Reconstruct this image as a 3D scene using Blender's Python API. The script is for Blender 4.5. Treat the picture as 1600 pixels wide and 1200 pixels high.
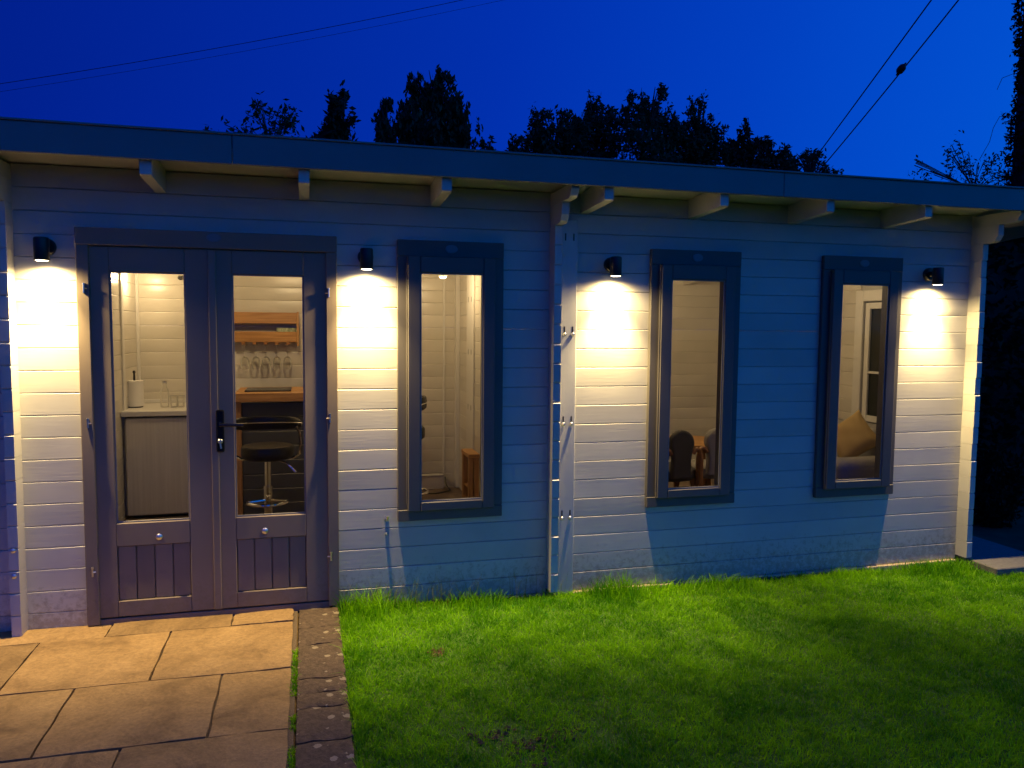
import bpy, math, random
import numpy as np
from mathutils import Vector, Matrix
random.seed(7); RNG = np.random.default_rng(11)
sc = bpy.context.scene
for o in list(bpy.data.objects): bpy.data.objects.remove(o)
COL = sc.collection

# ------------------------------------------------------------------ camera
F, YAW, PITCH, ROLL, CD, CH = 1204.58, 0.2602, 0.073825, 0.0086, 4.3687, 1.5403
_f = Vector((math.sin(YAW)*math.cos(PITCH), math.cos(YAW)*math.cos(PITCH), -math.sin(PITCH)))
_r0 = Vector((math.cos(YAW), -math.sin(YAW), 0)); _u0 = _r0.cross(_f)
_r = _r0*math.cos(ROLL)+_u0*math.sin(ROLL); _u = -_r0*math.sin(ROLL)+_u0*math.cos(ROLL)
CAM = Vector((0, -CD, CH))
cam = bpy.data.cameras.new('camera'); cam.sensor_fit = 'HORIZONTAL'; cam.sensor_width = 36
cam.lens = 36*F/1600; cam.clip_start = .05; cam.clip_end = 900
camo = bpy.data.objects.new('camera', cam); COL.objects.link(camo)
camo.matrix_world = Matrix(((_r.x, _u.x, -_f.x, CAM.x), (_r.y, _u.y, -_f.y, CAM.y), (_r.z, _u.z, -_f.z, CAM.z), (0, 0, 0, 1)))
sc.camera = camo
def ray(x, y): return _f+_r*((x-800)/F)-_u*((y-600)/F)
def at(x, y, Y): d = ray(x, y); return CAM+d*((Y+CD)/d.y)          # photo point -> place at depth Y
def atX(x, y, X): d = ray(x, y); return CAM+d*(X/d.x)
def atZ(x, y, Z): d = ray(x, y); return CAM+d*((Z-CH)/d.z)

# ------------------------------------------------------------------ sky (blue hour, the sun has set)
SKY = [(.12, (.014, .265)), (.20, (.020, .325)), (.345, (.030, .42)), (.48, (.050, .52)), (.60, (.078, .62)), (.80, (.155, .70))]
w = bpy.data.worlds.new('World'); sc.world = w; w.use_nodes = True
nt = w.node_tree; nt.nodes.clear()
wo = nt.nodes.new('ShaderNodeOutputWorld'); bg = nt.nodes.new('ShaderNodeBackground')
tc = nt.nodes.new('ShaderNodeTexCoord')
dp = nt.nodes.new('ShaderNodeVectorMath'); dp.operation = 'DOT_PRODUCT'
dp.inputs[1].default_value = Vector((.84, -.46, -.28)).normalized()       # towards the after-glow
nt.links.new(tc.outputs['Generated'], dp.inputs[0])
mr = nt.nodes.new('ShaderNodeMapRange'); mr.inputs[1].default_value = -1; mr.inputs[2].default_value = 1
nt.links.new(dp.outputs['Value'], mr.inputs[0])
cr = nt.nodes.new('ShaderNodeValToRGB'); e = cr.color_ramp.elements
e[0].position = .04; e[0].color = (.0004, .012, .22, 1); e[1].position = 1; e[1].color = (.0006, .23, .80, 1)
for (t_, c_) in SKY: m = e.new(t_); m.color = (.0004, *c_, 1)
nt.links.new(mr.outputs[0], cr.inputs[0]); nt.links.new(cr.outputs[0], bg.inputs[0]); bg.inputs[1].default_value = 1.0
nt.links.new(bg.outputs[0], wo.inputs[0])
sc.view_settings.view_transform = 'Standard'; sc.view_settings.look = 'None'
sc.view_settings.exposure = 0; sc.view_settings.gamma = 1; sc.view_settings.use_curve_mapping = False
cy = sc.cycles
cy.use_denoising = True; cy.max_bounces = 7; cy.diffuse_bounces = 3; cy.glossy_bounces = 3; cy.transmission_bounces = 6
cy.transparent_max_bounces = 16; cy.sample_clamp_indirect = 4; cy.caustics_reflective = False; cy.caustics_refractive = False
cy.use_adaptive_sampling = True; cy.adaptive_threshold = .03

LAMP_COL = (1.0, .71, .29); LAMP_W = 222
ROOM_COL = (1.0, .69, .36)

# ------------------------------------------------------------------ materials
def mat(name, col=(.5, .5, .5), rough=.5, metal=0, bump=0, bscale=30, stretch=(1, 1, 1), var=0, rnd=0, spec=.5, coat=0):
    m = bpy.data.materials.new(name); m.use_nodes = True; n = m.node_tree; b = n.nodes['Principled BSDF']
    b.inputs['Base Color'].default_value = (*col, 1); b.inputs['Roughness'].default_value = rough
    b.inputs['Metallic'].default_value = metal; b.inputs['Specular IOR Level'].default_value = spec
    b.inputs['Coat Weight'].default_value = coat
    if bump or var or rnd:
        t = n.nodes.new('ShaderNodeTexCoord'); mp = n.nodes.new('ShaderNodeMapping'); mp.inputs['Scale'].default_value = stretch
        n.links.new(t.outputs['Object'], mp.inputs[0])
        nz = n.nodes.new('ShaderNodeTexNoise'); nz.inputs['Scale'].default_value = bscale; nz.inputs['Detail'].default_value = 6
        n.links.new(mp.outputs[0], nz.inputs[0])
        if bump:
            bp = n.nodes.new('ShaderNodeBump'); bp.inputs['Strength'].default_value = bump; bp.inputs['Distance'].default_value = .004
            n.links.new(nz.outputs[0], bp.inputs['Height']); n.links.new(bp.outputs[0], b.inputs['Normal'])
        if var or rnd:
            hv = n.nodes.new('ShaderNodeHueSaturation'); hv.inputs['Color'].default_value = (*col, 1)
            a = n.nodes.new('ShaderNodeMapRange'); a.inputs[1].default_value = .3; a.inputs[2].default_value = .7
            a.inputs[3].default_value = 1-var; a.inputs[4].default_value = 1+var
            n.links.new(nz.outputs[0], a.inputs[0])
            oi = n.nodes.new('ShaderNodeObjectInfo'); c = n.nodes.new('ShaderNodeMapRange')
            c.inputs[3].default_value = 1-rnd; c.inputs[4].default_value = 1+rnd; n.links.new(oi.outputs['Random'], c.inputs[0])
            mu = n.nodes.new('ShaderNodeMath'); mu.operation = 'MULTIPLY'; n.links.new(a.outputs[0], mu.inputs[0]); n.links.new(c.outputs[0], mu.inputs[1])
            n.links.new(mu.outputs[0], hv.inputs['Value']); n.links.new(hv.outputs[0], b.inputs['Base Color'])
    return m
def wood_paint(name, col, rough, axis='X', knots=True, amt=1.0, splash=False):
    """painted timber: long grain relief, sunk knots, slightly blotchy brushwork"""
    m = bpy.data.materials.new(name); m.use_nodes = True; n = m.node_tree; b = n.nodes['Principled BSDF']; L = n.links.new
    t = n.nodes.new('ShaderNodeTexCoord'); oi = n.nodes.new('ShaderNodeObjectInfo')
    ad = n.nodes.new('ShaderNodeVectorMath'); ad.operation = 'ADD'; L(t.outputs['Object'], ad.inputs[0])
    sc_ = n.nodes.new('ShaderNodeVectorMath'); sc_.operation = 'SCALE'; sc_.inputs[0].default_value = (7, 3, 5); L(oi.outputs['Random'], sc_.inputs['Scale']); L(sc_.outputs[0], ad.inputs[1])
    mp = n.nodes.new('ShaderNodeMapping'); s = {'X': (.07, 1, 1), 'Y': (1, .07, 1), 'Z': (1, 1, .07)}[axis]; mp.inputs['Scale'].default_value = s; L(ad.outputs[0], mp.inputs[0])
    g = n.nodes.new('ShaderNodeTexNoise'); g.inputs['Scale'].default_value = 75; g.inputs['Detail'].default_value = 5; g.inputs['Distortion'].default_value = .6; L(mp.outputs[0], g.inputs[0])
    mp2 = n.nodes.new('ShaderNodeMapping'); mp2.inputs['Scale'].default_value = {'X': (.5, 1, 1), 'Y': (1, .5, 1), 'Z': (1, 1, .5)}[axis]; L(ad.outputs[0], mp2.inputs[0])
    v = n.nodes.new('ShaderNodeTexVoronoi'); v.inputs['Scale'].default_value = 5.5; v.inputs['Randomness'].default_value = 1; L(mp2.outputs[0], v.inputs[0])
    k = n.nodes.new('ShaderNodeMapRange'); k.inputs[1].default_value = .0; k.inputs[2].default_value = .16; k.inputs[3].default_value = 1; k.inputs[4].default_value = 0; L(v.outputs['Distance'], k.inputs[0])
    wv = n.nodes.new('ShaderNodeMath'); wv.operation = 'SINE'; ws = n.nodes.new('ShaderNodeMath'); ws.operation = 'MULTIPLY'; ws.inputs[1].default_value = 130; L(v.outputs['Distance'], ws.inputs[0]); L(ws.outputs[0], wv.inputs[0])
    kk = n.nodes.new('ShaderNodeMath'); kk.operation = 'MULTIPLY'; L(wv.outputs[0], kk.inputs[0]); L(k.outputs[0], kk.inputs[1])
    ks = n.nodes.new('ShaderNodeMath'); ks.operation = 'MULTIPLY'; ks.inputs[1].default_value = .35 if knots else 0; L(kk.outputs[0], ks.inputs[0])
    sm = n.nodes.new('ShaderNodeMath'); sm.operation = 'ADD'; L(g.outputs[0], sm.inputs[0]); L(ks.outputs[0], sm.inputs[1])
    bp = n.nodes.new('ShaderNodeBump'); bp.inputs['Strength'].default_value = .26*amt; bp.inputs['Distance'].default_value = .0016; L(sm.outputs[0], bp.inputs['Height']); L(bp.outputs[0], b.inputs['Normal'])
    bl = n.nodes.new('ShaderNodeTexNoise'); bl.inputs['Scale'].default_value = 3; bl.inputs['Detail'].default_value = 4; L(ad.outputs[0], bl.inputs[0])
    a = n.nodes.new('ShaderNodeMapRange'); a.inputs[1].default_value = .3; a.inputs[2].default_value = .7; a.inputs[3].default_value = .92; a.inputs[4].default_value = 1.07; L(bl.outputs[0], a.inputs[0])
    c = n.nodes.new('ShaderNodeMapRange'); c.inputs[3].default_value = .93; c.inputs[4].default_value = 1.05; L(oi.outputs['Random'], c.inputs[0])
    mu = n.nodes.new('ShaderNodeMath'); mu.operation = 'MULTIPLY'; L(a.outputs[0], mu.inputs[0]); L(c.outputs[0], mu.inputs[1])
    hv = n.nodes.new('ShaderNodeHueSaturation'); hv.inputs['Color'].default_value = (*col, 1); L(mu.outputs[0], hv.inputs['Value'])
    sx = n.nodes.new('ShaderNodeSeparateXYZ'); L(t.outputs['Object'], sx.inputs[0])
    hg = n.nodes.new('ShaderNodeMapRange'); hg.inputs[1].default_value = .0; hg.inputs[2].default_value = .32; hg.inputs[3].default_value = .20; hg.inputs[4].default_value = -.06; L(sx.outputs[2], hg.inputs[0])
    dn = n.nodes.new('ShaderNodeTexNoise'); dn.inputs['Scale'].default_value = 26; dn.inputs['Detail'].default_value = 8; dn.inputs['Roughness'].default_value = .75; L(t.outputs['Object'], dn.inputs[0])
    da = n.nodes.new('ShaderNodeMath'); da.operation = 'ADD'; L(dn.outputs[0], da.inputs[0]); L(hg.outputs[0], da.inputs[1])
    dm = n.nodes.new('ShaderNodeMapRange'); dm.inputs[1].default_value = .60; dm.inputs[2].default_value = .74; dm.inputs[4].default_value = .45; L(da.outputs[0], dm.inputs[0])
    dx = n.nodes.new('ShaderNodeMix'); dx.data_type = 'RGBA'; L(dm.outputs[0], dx.inputs[0]); L(hv.outputs[0], dx.inputs[6]); dx.inputs[7].default_value = (.16, .125, .07, 1)
    L(dx.outputs[2] if splash else hv.outputs[0], b.inputs['Base Color'])
    b.inputs['Roughness'].default_value = rough
    return m
def natural_wood(name, c0, c1, axis='X', rough=.45):
    m = bpy.data.materials.new(name); m.use_nodes = True; n = m.node_tree; b = n.nodes['Principled BSDF']; L = n.links.new
    t = n.nodes.new('ShaderNodeTexCoord'); mp = n.nodes.new('ShaderNodeMapping'); mp.inputs['Scale'].default_value = {'X': (.06, 1, 1), 'Y': (1, .06, 1), 'Z': (1, 1, .06)}[axis]; L(t.outputs['Object'], mp.inputs[0])
    g = n.nodes.new('ShaderNodeTexNoise'); g.inputs['Scale'].default_value = 40; g.inputs['Detail'].default_value = 5; g.inputs['Distortion'].default_value = 1.2; L(mp.outputs[0], g.inputs[0])
    r = n.nodes.new('ShaderNodeValToRGB'); r.color_ramp.elements[0].position = .32; r.color_ramp.elements[1].position = .68
    r.color_ramp.elements[0].color = (*c0, 1); r.color_ramp.elements[1].color = (*c1, 1); L(g.outputs[0], r.inputs[0]); L(r.outputs[0], b.inputs['Base Color'])
    b.inputs['Roughness'].default_value = rough; return m
def emis(name, col, s):
    m = bpy.data.materials.new(name); m.use_nodes = True; n = m.node_tree; n.nodes.clear()
    o = n.nodes.new('ShaderNodeOutputMaterial'); e = n.nodes.new('ShaderNodeEmission'); e.inputs[0].default_value = (*col, 1); e.inputs[1].default_value = s
    n.links.new(e.outputs[0], o.inputs[0]); return m
def glass(name, tint=(.93, .95, .94), ior=1.5, gl=.02):
    m = bpy.data.materials.new(name); m.use_nodes = True; n = m.node_tree; n.nodes.clear()
    o = n.nodes.new('ShaderNodeOutputMaterial'); mx = n.nodes.new('ShaderNodeMixShader'); fr = n.nodes.new('ShaderNodeLayerWeight'); fr.inputs[0].default_value = .12
    tr = n.nodes.new('ShaderNodeBsdfTransparent'); tr.inputs[0].default_value = (*tint, 1); g = n.nodes.new('ShaderNodeBsdfGlossy'); g.inputs['Roughness'].default_value = gl
    n.links.new(fr.outputs[0], mx.inputs[0]); n.links.new(tr.outputs[0], mx.inputs[1]); n.links.new(g.outputs[0], mx.inputs[2]); n.links.new(mx.outputs[0], o.inputs[0]); return m
def leafy(name, c0, c1, attr=None, trans=.35):
    m = bpy.data.materials.new(name); m.use_nodes = True; n = m.node_tree; n.nodes.clear(); L = n.links.new
    o = n.nodes.new('ShaderNodeOutputMaterial'); d = n.nodes.new('ShaderNodeBsdfDiffuse'); t = n.nodes.new('ShaderNodeBsdfTranslucent'); mx = n.nodes.new('ShaderNodeMixShader'); mx.inputs[0].default_value = trans
    gl = n.nodes.new('ShaderNodeBsdfGlossy'); gl.inputs['Roughness'].default_value = .45; m2 = n.nodes.new('ShaderNodeMixShader'); m2.inputs[0].default_value = .012
    at_ = n.nodes.new('ShaderNodeAttribute'); at_.attribute_name = 'shade'
    r = n.nodes.new('ShaderNodeValToRGB'); r.color_ramp.elements[0].color = (*c0, 1); r.color_ramp.elements[1].color = (*c1, 1); L(at_.outputs['Fac'], r.inputs[0])
    L(r.outputs[0], d.inputs[0]); L(r.outputs[0], t.inputs[0]); L(d.outputs[0], mx.inputs[1]); L(t.outputs[0], mx.inputs[2]); L(mx.outputs[0], m2.inputs[1]); L(gl.outputs[0], m2.inputs[2]); L(m2.outputs[0], o.inputs[0]); return m, r

M = {}
M['wall'] = wood_paint('painted_wall_timber', (.47, .465, .435), .48, splash=True)
M['wallY'] = wood_paint('painted_wall_timber_deep', (.47, .465, .435), .48, 'Y')
M['wallZ'] = wood_paint('painted_wall_timber_upright', (.43, .44, .44), .45, 'Z')
M['dark'] = wood_paint('charcoal_joinery_paint', (.10, .092, .086), .60, 'Z', False, .6)
M['door'] = wood_paint('charcoal_joinery_paint_bounce_lit', (.20, .160, .118), .64, 'Z', False, .6, True)  # joinery paint again, lighter and warmer: patio bounce light put into the colour
M['darkX'] = wood_paint('charcoal_joinery_paint_cross', (.10, .092, .086), .60, 'X', False, .6)
M['fascia'] = wood_paint('grey_fascia_paint', (.15, .165, .165), .5, 'X', False, .6)
M['inside'] = wood_paint('cream_interior_paint', (.66, .62, .54), .28, 'X', False, .35)
M['insideY'] = wood_paint('cream_interior_paint_deep', (.66, .62, .54), .28, 'Y', False, .35)
M['white'] = mat('white_gloss_paint', (.72, .70, .66), .35)
M['bearer'] = mat('pale_bearer_timber', (.50, .40, .28), .7, bump=.4, bscale=60, stretch=(.1, 1, 1), var=.2)
M['felt'] = mat('roof_felt', (.05, .05, .055), .9, bump=.4, bscale=200)
M['glass'] = glass('window_glass')
M['thinglass'] = glass('drinking_glass', (.985, .985, .98), 1.6, .08)
_n = M['thinglass'].node_tree; _mx = [q for q in _n.nodes if q.type == 'MIX_SHADER'][0]; _g = [q for q in _n.nodes if q.type == 'BSDF_GLOSSY'][0]
_t = _n.nodes.new('ShaderNodeBsdfTranslucent'); _t.inputs[0].default_value = (.9, .9, .88, 1); _m2 = _n.nodes.new('ShaderNodeMixShader'); _m2.inputs[0].default_value = .55
_n.links.new(_g.outputs[0], _m2.inputs[1]); _n.links.new(_t.outputs[0], _m2.inputs[2]); _n.links.new(_m2.outputs[0], _mx.inputs[2])
[q for q in _n.nodes if q.type == 'LAYER_WEIGHT'][0].inputs[0].default_value = .28
M['black'] = mat('black_powder_coat', (.012, .012, .013), .38)
M['gloss'] = mat('black_gloss', (.008, .008, .009), .18)
M['steel'] = mat('galvanised_steel', (.75, .74, .72), .28, 1)
M['chrome'] = mat('chrome', (.8, .8, .8), .08, 1)
M['stainless'] = mat('brushed_stainless', (.72, .69, .63), .5, .25, bump=.15, bscale=60, stretch=(1, 1, .02), var=.08)
M['greyplas'] = mat('dark_grey_plastic', (.05, .05, .05), .5)
M['badge'] = mat('grey_enamel_badge', (.16, .17, .19), .4)
M['leather'] = mat('black_leatherette', (.016, .015, .014), .38, bump=.2, bscale=180)
M['pine'] = natural_wood('pine', (.36, .17, .05), (.58, .31, .11))
M['pineZ'] = natural_wood('pine_upright', (.36, .18, .06), (.58, .32, .12), 'Z')
M['oak'] = natural_wood('warm_brown_wood', (.24, .10, .03), (.42, .20, .07), 'Z')
M['floor'] = natural_wood('laminate_floor', (.16, .11, .075), (.27, .19, .13), 'X', .4)
M['charboard'] = wood_paint('charcoal_bar_boards', (.085, .085, .078), .4, 'X', False, .5)
M['paper'] = mat('paper_towel', (.8, .78, .74), .9, bump=.3, bscale=120)
M['fabric'] = mat('grey_upholstery', (.30, .285, .27), .9, bump=.3, bscale=350, var=.1)
M['fabricd'] = mat('shaded_upholstery', (.085, .078, .068), .9, bump=.3, bscale=350)  # left chair's shade put into a darker upholstery colour; sofa base shares it
M['mustard'] = mat('mustard_cushion', (.50, .35, .14), .85, bump=.35, bscale=260, var=.1)
M['mug'] = mat('glazed_green_cups', (.55, .62, .42), .25, var=.5, bscale=90)
M['concrete'] = mat('concrete', (.13, .13, .125), .9, bump=.5, bscale=40, var=.15)
M['soil'] = mat('dark_soil', (.12, .075, .025), .95, bump=1, bscale=90, var=.35)
M['bark'] = mat('bark', (.03, .025, .02), .95, bump=.8, bscale=30, stretch=(1, 1, .2))
M['cable'] = mat('overhead_cable', (.012, .012, .014), .6)
M['lens'] = emis('lit_lamp_lens', (1, .80, .50), 14)
M['bulb'] = emis('lit_ceiling_spot', (1, .80, .48), 9)
def sandstone():
    m = bpy.data.materials.new('riven_sandstone'); m.use_nodes = True; n = m.node_tree; b = n.nodes['Principled BSDF']; L = n.links.new
    t = n.nodes.new('ShaderNodeTexCoord'); oi = n.nodes.new('ShaderNodeObjectInfo')
    ad = n.nodes.new('ShaderNodeVectorMath'); ad.operation = 'ADD'; s = n.nodes.new('ShaderNodeVectorMath'); s.operation = 'SCALE'; s.inputs[0].default_value = (9, 4, 6); L(oi.outputs['Random'], s.inputs['Scale']); L(t.outputs['Object'], ad.inputs[0]); L(s.outputs[0], ad.inputs[1])
    a = n.nodes.new('ShaderNodeTexNoise'); a.inputs['Scale'].default_value = 3.2; a.inputs['Detail'].default_value = 9; a.inputs['Roughness'].default_value = .62; a.inputs['Distortion'].default_value = .8; L(ad.outputs[0], a.inputs[0])
    f = n.nodes.new('ShaderNodeTexNoise'); f.inputs['Scale'].default_value = 55; f.inputs['Detail'].default_value = 6; f.inputs['Roughness'].default_value = .7; L(ad.outputs[0], f.inputs[0])
    r = n.nodes.new('ShaderNodeValToRGB'); e = r.color_ramp.elements; e[0].position = .3; e[0].color = (.150, .088, .034, 1); e[1].position = .72; e[1].color = (.38, .248, .108, 1); x = e.new(.48); x.color = (.285, .180, .074, 1); L(a.outputs[0], r.inputs[0])
    c = n.nodes.new('ShaderNodeMapRange'); c.inputs[3].default_value = .80; c.inputs[4].default_value = 1.12; L(oi.outputs['Random'], c.inputs[0])
    fm = n.nodes.new('ShaderNodeMapRange'); fm.inputs[1].default_value = .3; fm.inputs[2].default_value = .7; fm.inputs[3].default_value = .70; fm.inputs[4].default_value = 1.18; L(f.outputs[0], fm.inputs[0])
    mu = n.nodes.new('ShaderNodeMath'); mu.operation = 'MULTIPLY'; L(c.outputs[0], mu.inputs[0]); L(fm.outputs[0], mu.inputs[1])
    hv = n.nodes.new('ShaderNodeHueSaturation'); L(r.outputs[0], hv.inputs['Color']); L(mu.outputs[0], hv.inputs['Value']); L(hv.outputs[0], b.inputs['Base Color'])
    h = n.nodes.new('ShaderNodeMath'); h.operation = 'MULTIPLY_ADD'; h.inputs[1].default_value = .16; L(f.outputs[0], h.inputs[0]); L(a.outputs[0], h.inputs[2])
    bp = n.nodes.new('ShaderNodeBump'); bp.inputs['Strength'].default_value = 1; bp.inputs['Distance'].default_value = .026; L(h.outputs[0], bp.inputs['Height']); L(bp.outputs[0], b.inputs['Normal'])
    b.inputs['Roughness'].default_value = .8; return m
M['sandstone'] = sandstone()
def edging_mat():
    m = bpy.data.materials.new('lichen_spotted_stone'); m.use_nodes = True; n = m.node_tree; b = n.nodes['Principled BSDF']; L = n.links.new
    t = n.nodes.new('ShaderNodeTexCoord'); oi = n.nodes.new('ShaderNodeObjectInfo')
    f = n.nodes.new('ShaderNodeTexNoise'); f.inputs['Scale'].default_value = 35; f.inputs['Detail'].default_value = 8; f.inputs['Roughness'].default_value = .7; L(t.outputs['Object'], f.inputs[0])
    r = n.nodes.new('ShaderNodeValToRGB'); e = r.color_ramp.elements; e[0].position = .3; e[0].color = (.040, .027, .018, 1); e[1].position = .75; e[1].color = (.145, .10, .066, 1); L(f.outputs[0], r.inputs[0])
    ds = n.nodes.new('ShaderNodeVectorMath'); ds.operation = 'SCALE'; ds.inputs['Scale'].default_value = .035; L(f.outputs['Color'], ds.inputs[0])
    ad = n.nodes.new('ShaderNodeVectorMath'); ad.operation = 'ADD'; L(t.outputs['Object'], ad.inputs[0]); L(ds.outputs[0], ad.inputs[1])
    v = n.nodes.new('ShaderNodeTexVoronoi'); v.voronoi_dimensions = '2D'; v.inputs['Scale'].default_value = 17; L(ad.outputs[0], v.inputs[0])
    sz = n.nodes.new('ShaderNodeSeparateColor'); L(v.outputs['Color'], sz.inputs[0])
    th = n.nodes.new('ShaderNodeMapRange'); th.inputs[1].default_value = .45; th.inputs[2].default_value = 1; th.inputs[3].default_value = 0; th.inputs[4].default_value = .36; L(sz.outputs[0], th.inputs[0])
    lt = n.nodes.new('ShaderNodeMath'); lt.operation = 'SUBTRACT'; L(th.outputs[0], lt.inputs[0]); L(v.outputs['Distance'], lt.inputs[1])
    ms = n.nodes.new('ShaderNodeMapRange'); ms.inputs[1].default_value = 0; ms.inputs[2].default_value = .05; L(lt.outputs[0], ms.inputs[0])
    mx = n.nodes.new('ShaderNodeMix'); mx.data_type = 'RGBA'; L(ms.outputs[0], mx.inputs[0]); L(r.outputs[0], mx.inputs[6]); mx.inputs[7].default_value = (.27, .225, .16, 1)
    L(mx.outputs[2], b.inputs['Base Color'])
    bp = n.nodes.new('ShaderNodeBump'); bp.inputs['Strength'].default_value = .9; bp.inputs['Distance'].default_value = .012; L(f.outputs[0], bp.inputs['Height']); L(bp.outputs[0], b.inputs['Normal'])
    b.inputs['Roughness'].default_value = .9; return m
M['edging'] = edging_mat()
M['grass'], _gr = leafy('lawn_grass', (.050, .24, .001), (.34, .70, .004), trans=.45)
M['drygrass'], _ = leafy('dry_lawn_grass', (.12, .14, .012), (.30, .32, .04))
M['clover'], _ = leafy('broad_lawn_leaves', (.025, .13, .004), (.07, .27, .010))
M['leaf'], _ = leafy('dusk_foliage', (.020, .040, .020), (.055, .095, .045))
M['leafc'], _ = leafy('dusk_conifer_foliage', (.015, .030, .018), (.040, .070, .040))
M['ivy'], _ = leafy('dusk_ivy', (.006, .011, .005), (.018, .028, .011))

# ------------------------------------------------------------------ mesh helpers
class MB:
    def __init__(s, base=(0, 0, 0)): s.v = []; s.f = []; s.b = Vector(base)
    def add(s, vs, fs):
        k = len(s.v); s.v += [tuple(Vector(p)-s.b) for p in vs]; s.f += [tuple(i+k for i in f) for f in fs]; return s
    def box(s, x0, x1, y0, y1, z0, z1, c=0):
        if c == 0:
            vs = [(x, y, z) for x in (x0, x1) for y in (y0, y1) for z in (z0, z1)]
            return s.add(vs, [(0, 1, 3, 2), (4, 6, 7, 5), (0, 4, 5, 1), (2, 3, 7, 6), (0, 2, 6, 4), (1, 5, 7, 3)])
        X, Y, Z = (x0, x1), (y0, y1), (z0, z1); vs = []; idx = {}       # chamfered box: 24 corners
        for i in (0, 1):
            for j in (0, 1):
                for k in (0, 1):
                    dx, dy, dz = (c if i == 0 else -c), (c if j == 0 else -c), (c if k == 0 else -c)
                    for a, p in enumerate(((X[i], Y[j]+dy, Z[k]+dz), (X[i]+dx, Y[j], Z[k]+dz), (X[i]+dx, Y[j]+dy, Z[k]))):
                        idx[(i, j, k, a)] = len(vs); vs.append(p)
        g = lambda *q: idx[q]; fs = []
        for i in (0, 1):
            q = [g(i, 0, 0, 0), g(i, 1, 0, 0), g(i, 1, 1, 0), g(i, 0, 1, 0)]; fs.append(q if i else q[::-1])
            q = [g(0, i, 0, 1), g(0, i, 1, 1), g(1, i, 1, 1), g(1, i, 0, 1)]; fs.append(q if i else q[::-1])
            q = [g(0, 0, i, 2), g(1, 0, i, 2), g(1, 1, i, 2), g(0, 1, i, 2)]; fs.append(q if i else q[::-1])
        for i in (0, 1):
            for j in (0, 1):
                q = [g(i, j, 0, 0), g(i, j, 1, 0), g(i, j, 1, 1), g(i, j, 0, 1)]; fs.append(q if i == j else q[::-1])
                q = [g(i, 0, j, 0), g(i, 0, j, 2), g(i, 1, j, 2), g(i, 1, j, 0)]; fs.append(q if i == j else q[::-1])
                q = [g(0, i, j, 1), g(0, i, j, 2), g(1, i, j, 2), g(1, i, j, 1)]; fs.append(q[::-1] if i == j else q)
        for i in (0, 1):
            for j in (0, 1):
                for k in (0, 1):
                    q = [g(i, j, k, 0), g(i, j, k, 1), g(i, j, k, 2)]; fs.append(q if (i+j+k) % 2 else q[::-1])
        return s.add(vs, fs)
    def tube(s, pts, r, n=8, cap=True):
        pts = [Vector(p) for p in pts]; rs = r if isinstance(r, (list, tuple)) else [r]*len(pts); vs = []; fs = []; up = None
        for i, p in enumerate(pts):
            t = (pts[min(i+1, len(pts)-1)]-pts[max(i-1, 0)]).normalized()
            if up is None: up = Vector((0, 0, 1)) if abs(t.z) < .9 else Vector((1, 0, 0))
            a = t.cross(up).normalized(); b = a.cross(t).normalized(); up = b
            for k in range(n):
                q = 2*math.pi*k/n; vs.append(p+(a*math.cos(q)+b*math.sin(q))*rs[i])
        for i in range(len(pts)-1):
            for k in range(n): fs.append((i*n+k, i*n+(k+1) % n, (i+1)*n+(k+1) % n, (i+1)*n+k))
        if cap: fs.append(tuple(range(n))[::-1]); fs.append(tuple((len(pts)-1)*n+k for k in range(n)))
        return s.add(vs, fs)
    def lathe(s, prof, c=(0, 0, 0), n=20, axis='Z'):
        vs = []; fs = []; c = Vector(c)
        for (r, h) in prof:
            for k in range(n):
                q = 2*math.pi*k/n; a, b = r*math.cos(q), r*math.sin(q)
                vs.append(c+Vector({'Z': (a, b, h), 'Y': (a, h, b), 'X': (h, a, b)}[axis]))
        for i in range(len(prof)-1):
            for k in range(n):
                q = (i*n+k, i*n+(k+1) % n, (i+1)*n+(k+1) % n, (i+1)*n+k); fs.append(q if axis != 'Y' else q[::-1])
        fs.append(tuple(range(n))[::-1]); fs.append(tuple((len(prof)-1)*n+k for k in range(n)))
        return s.add(vs, fs)
    def prism(s, poly, a, b, axis='X'):
        n = len(poly); mk = {'X': lambda q, h: (h, q[0], q[1]), 'Y': lambda q, h: (q[0], h, q[1]), 'Z': lambda q, h: (q[0], q[1], h)}[axis]
        vs = [mk(q, a) for q in poly]+[mk(q, b) for q in poly]
        return s.add(vs, [tuple(range(n))[::-1], tuple(range(n, 2*n))]+[(i, (i+1) % n, n+(i+1) % n, n+i) for i in range(n)])
    def build(s, name, material, parent=None, smooth=None):
        me = bpy.data.meshes.new(name); me.from_pydata(s.v, [], s.f); me.update()
        import bmesh
        bm = bmesh.new(); bm.from_mesh(me); bmesh.ops.recalc_face_normals(bm, faces=bm.faces); bm.to_mesh(me); bm.free()
        me.materials.append(M[material] if isinstance(material, str) else material)
        if smooth is not None:
            me.polygons.foreach_set('use_smooth', [True]*len(me.polygons)); me.set_sharp_from_angle(angle=math.radians(smooth))
        o = bpy.data.objects.new(name, me); COL.objects.link(o)
        if parent is not None: o.parent = parent
        else: o.location = s.b
        return o
def tag(o, label, cat, group=None):
    o['label'] = label; o['category'] = cat
    if group: o['group'] = group
    return o
def thing(name, loc, label, cat, group=None):
    o = bpy.data.objects.new(name, None); o.empty_display_size = .1; COL.objects.link(o); o.location = loc
    return tag(o, label, cat, group)
def part_node(name, parent):
    o = bpy.data.objects.new(name, None); o.empty_display_size = .1; COL.objects.link(o); o.parent = parent; return o
def struct(o): o['kind'] = 'structure'; return o
def copy_tree(o, parent=None):
    c = o.copy(); COL.objects.link(c); c.parent = parent
    for ch in o.children: copy_tree(ch, c)
    return c
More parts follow.
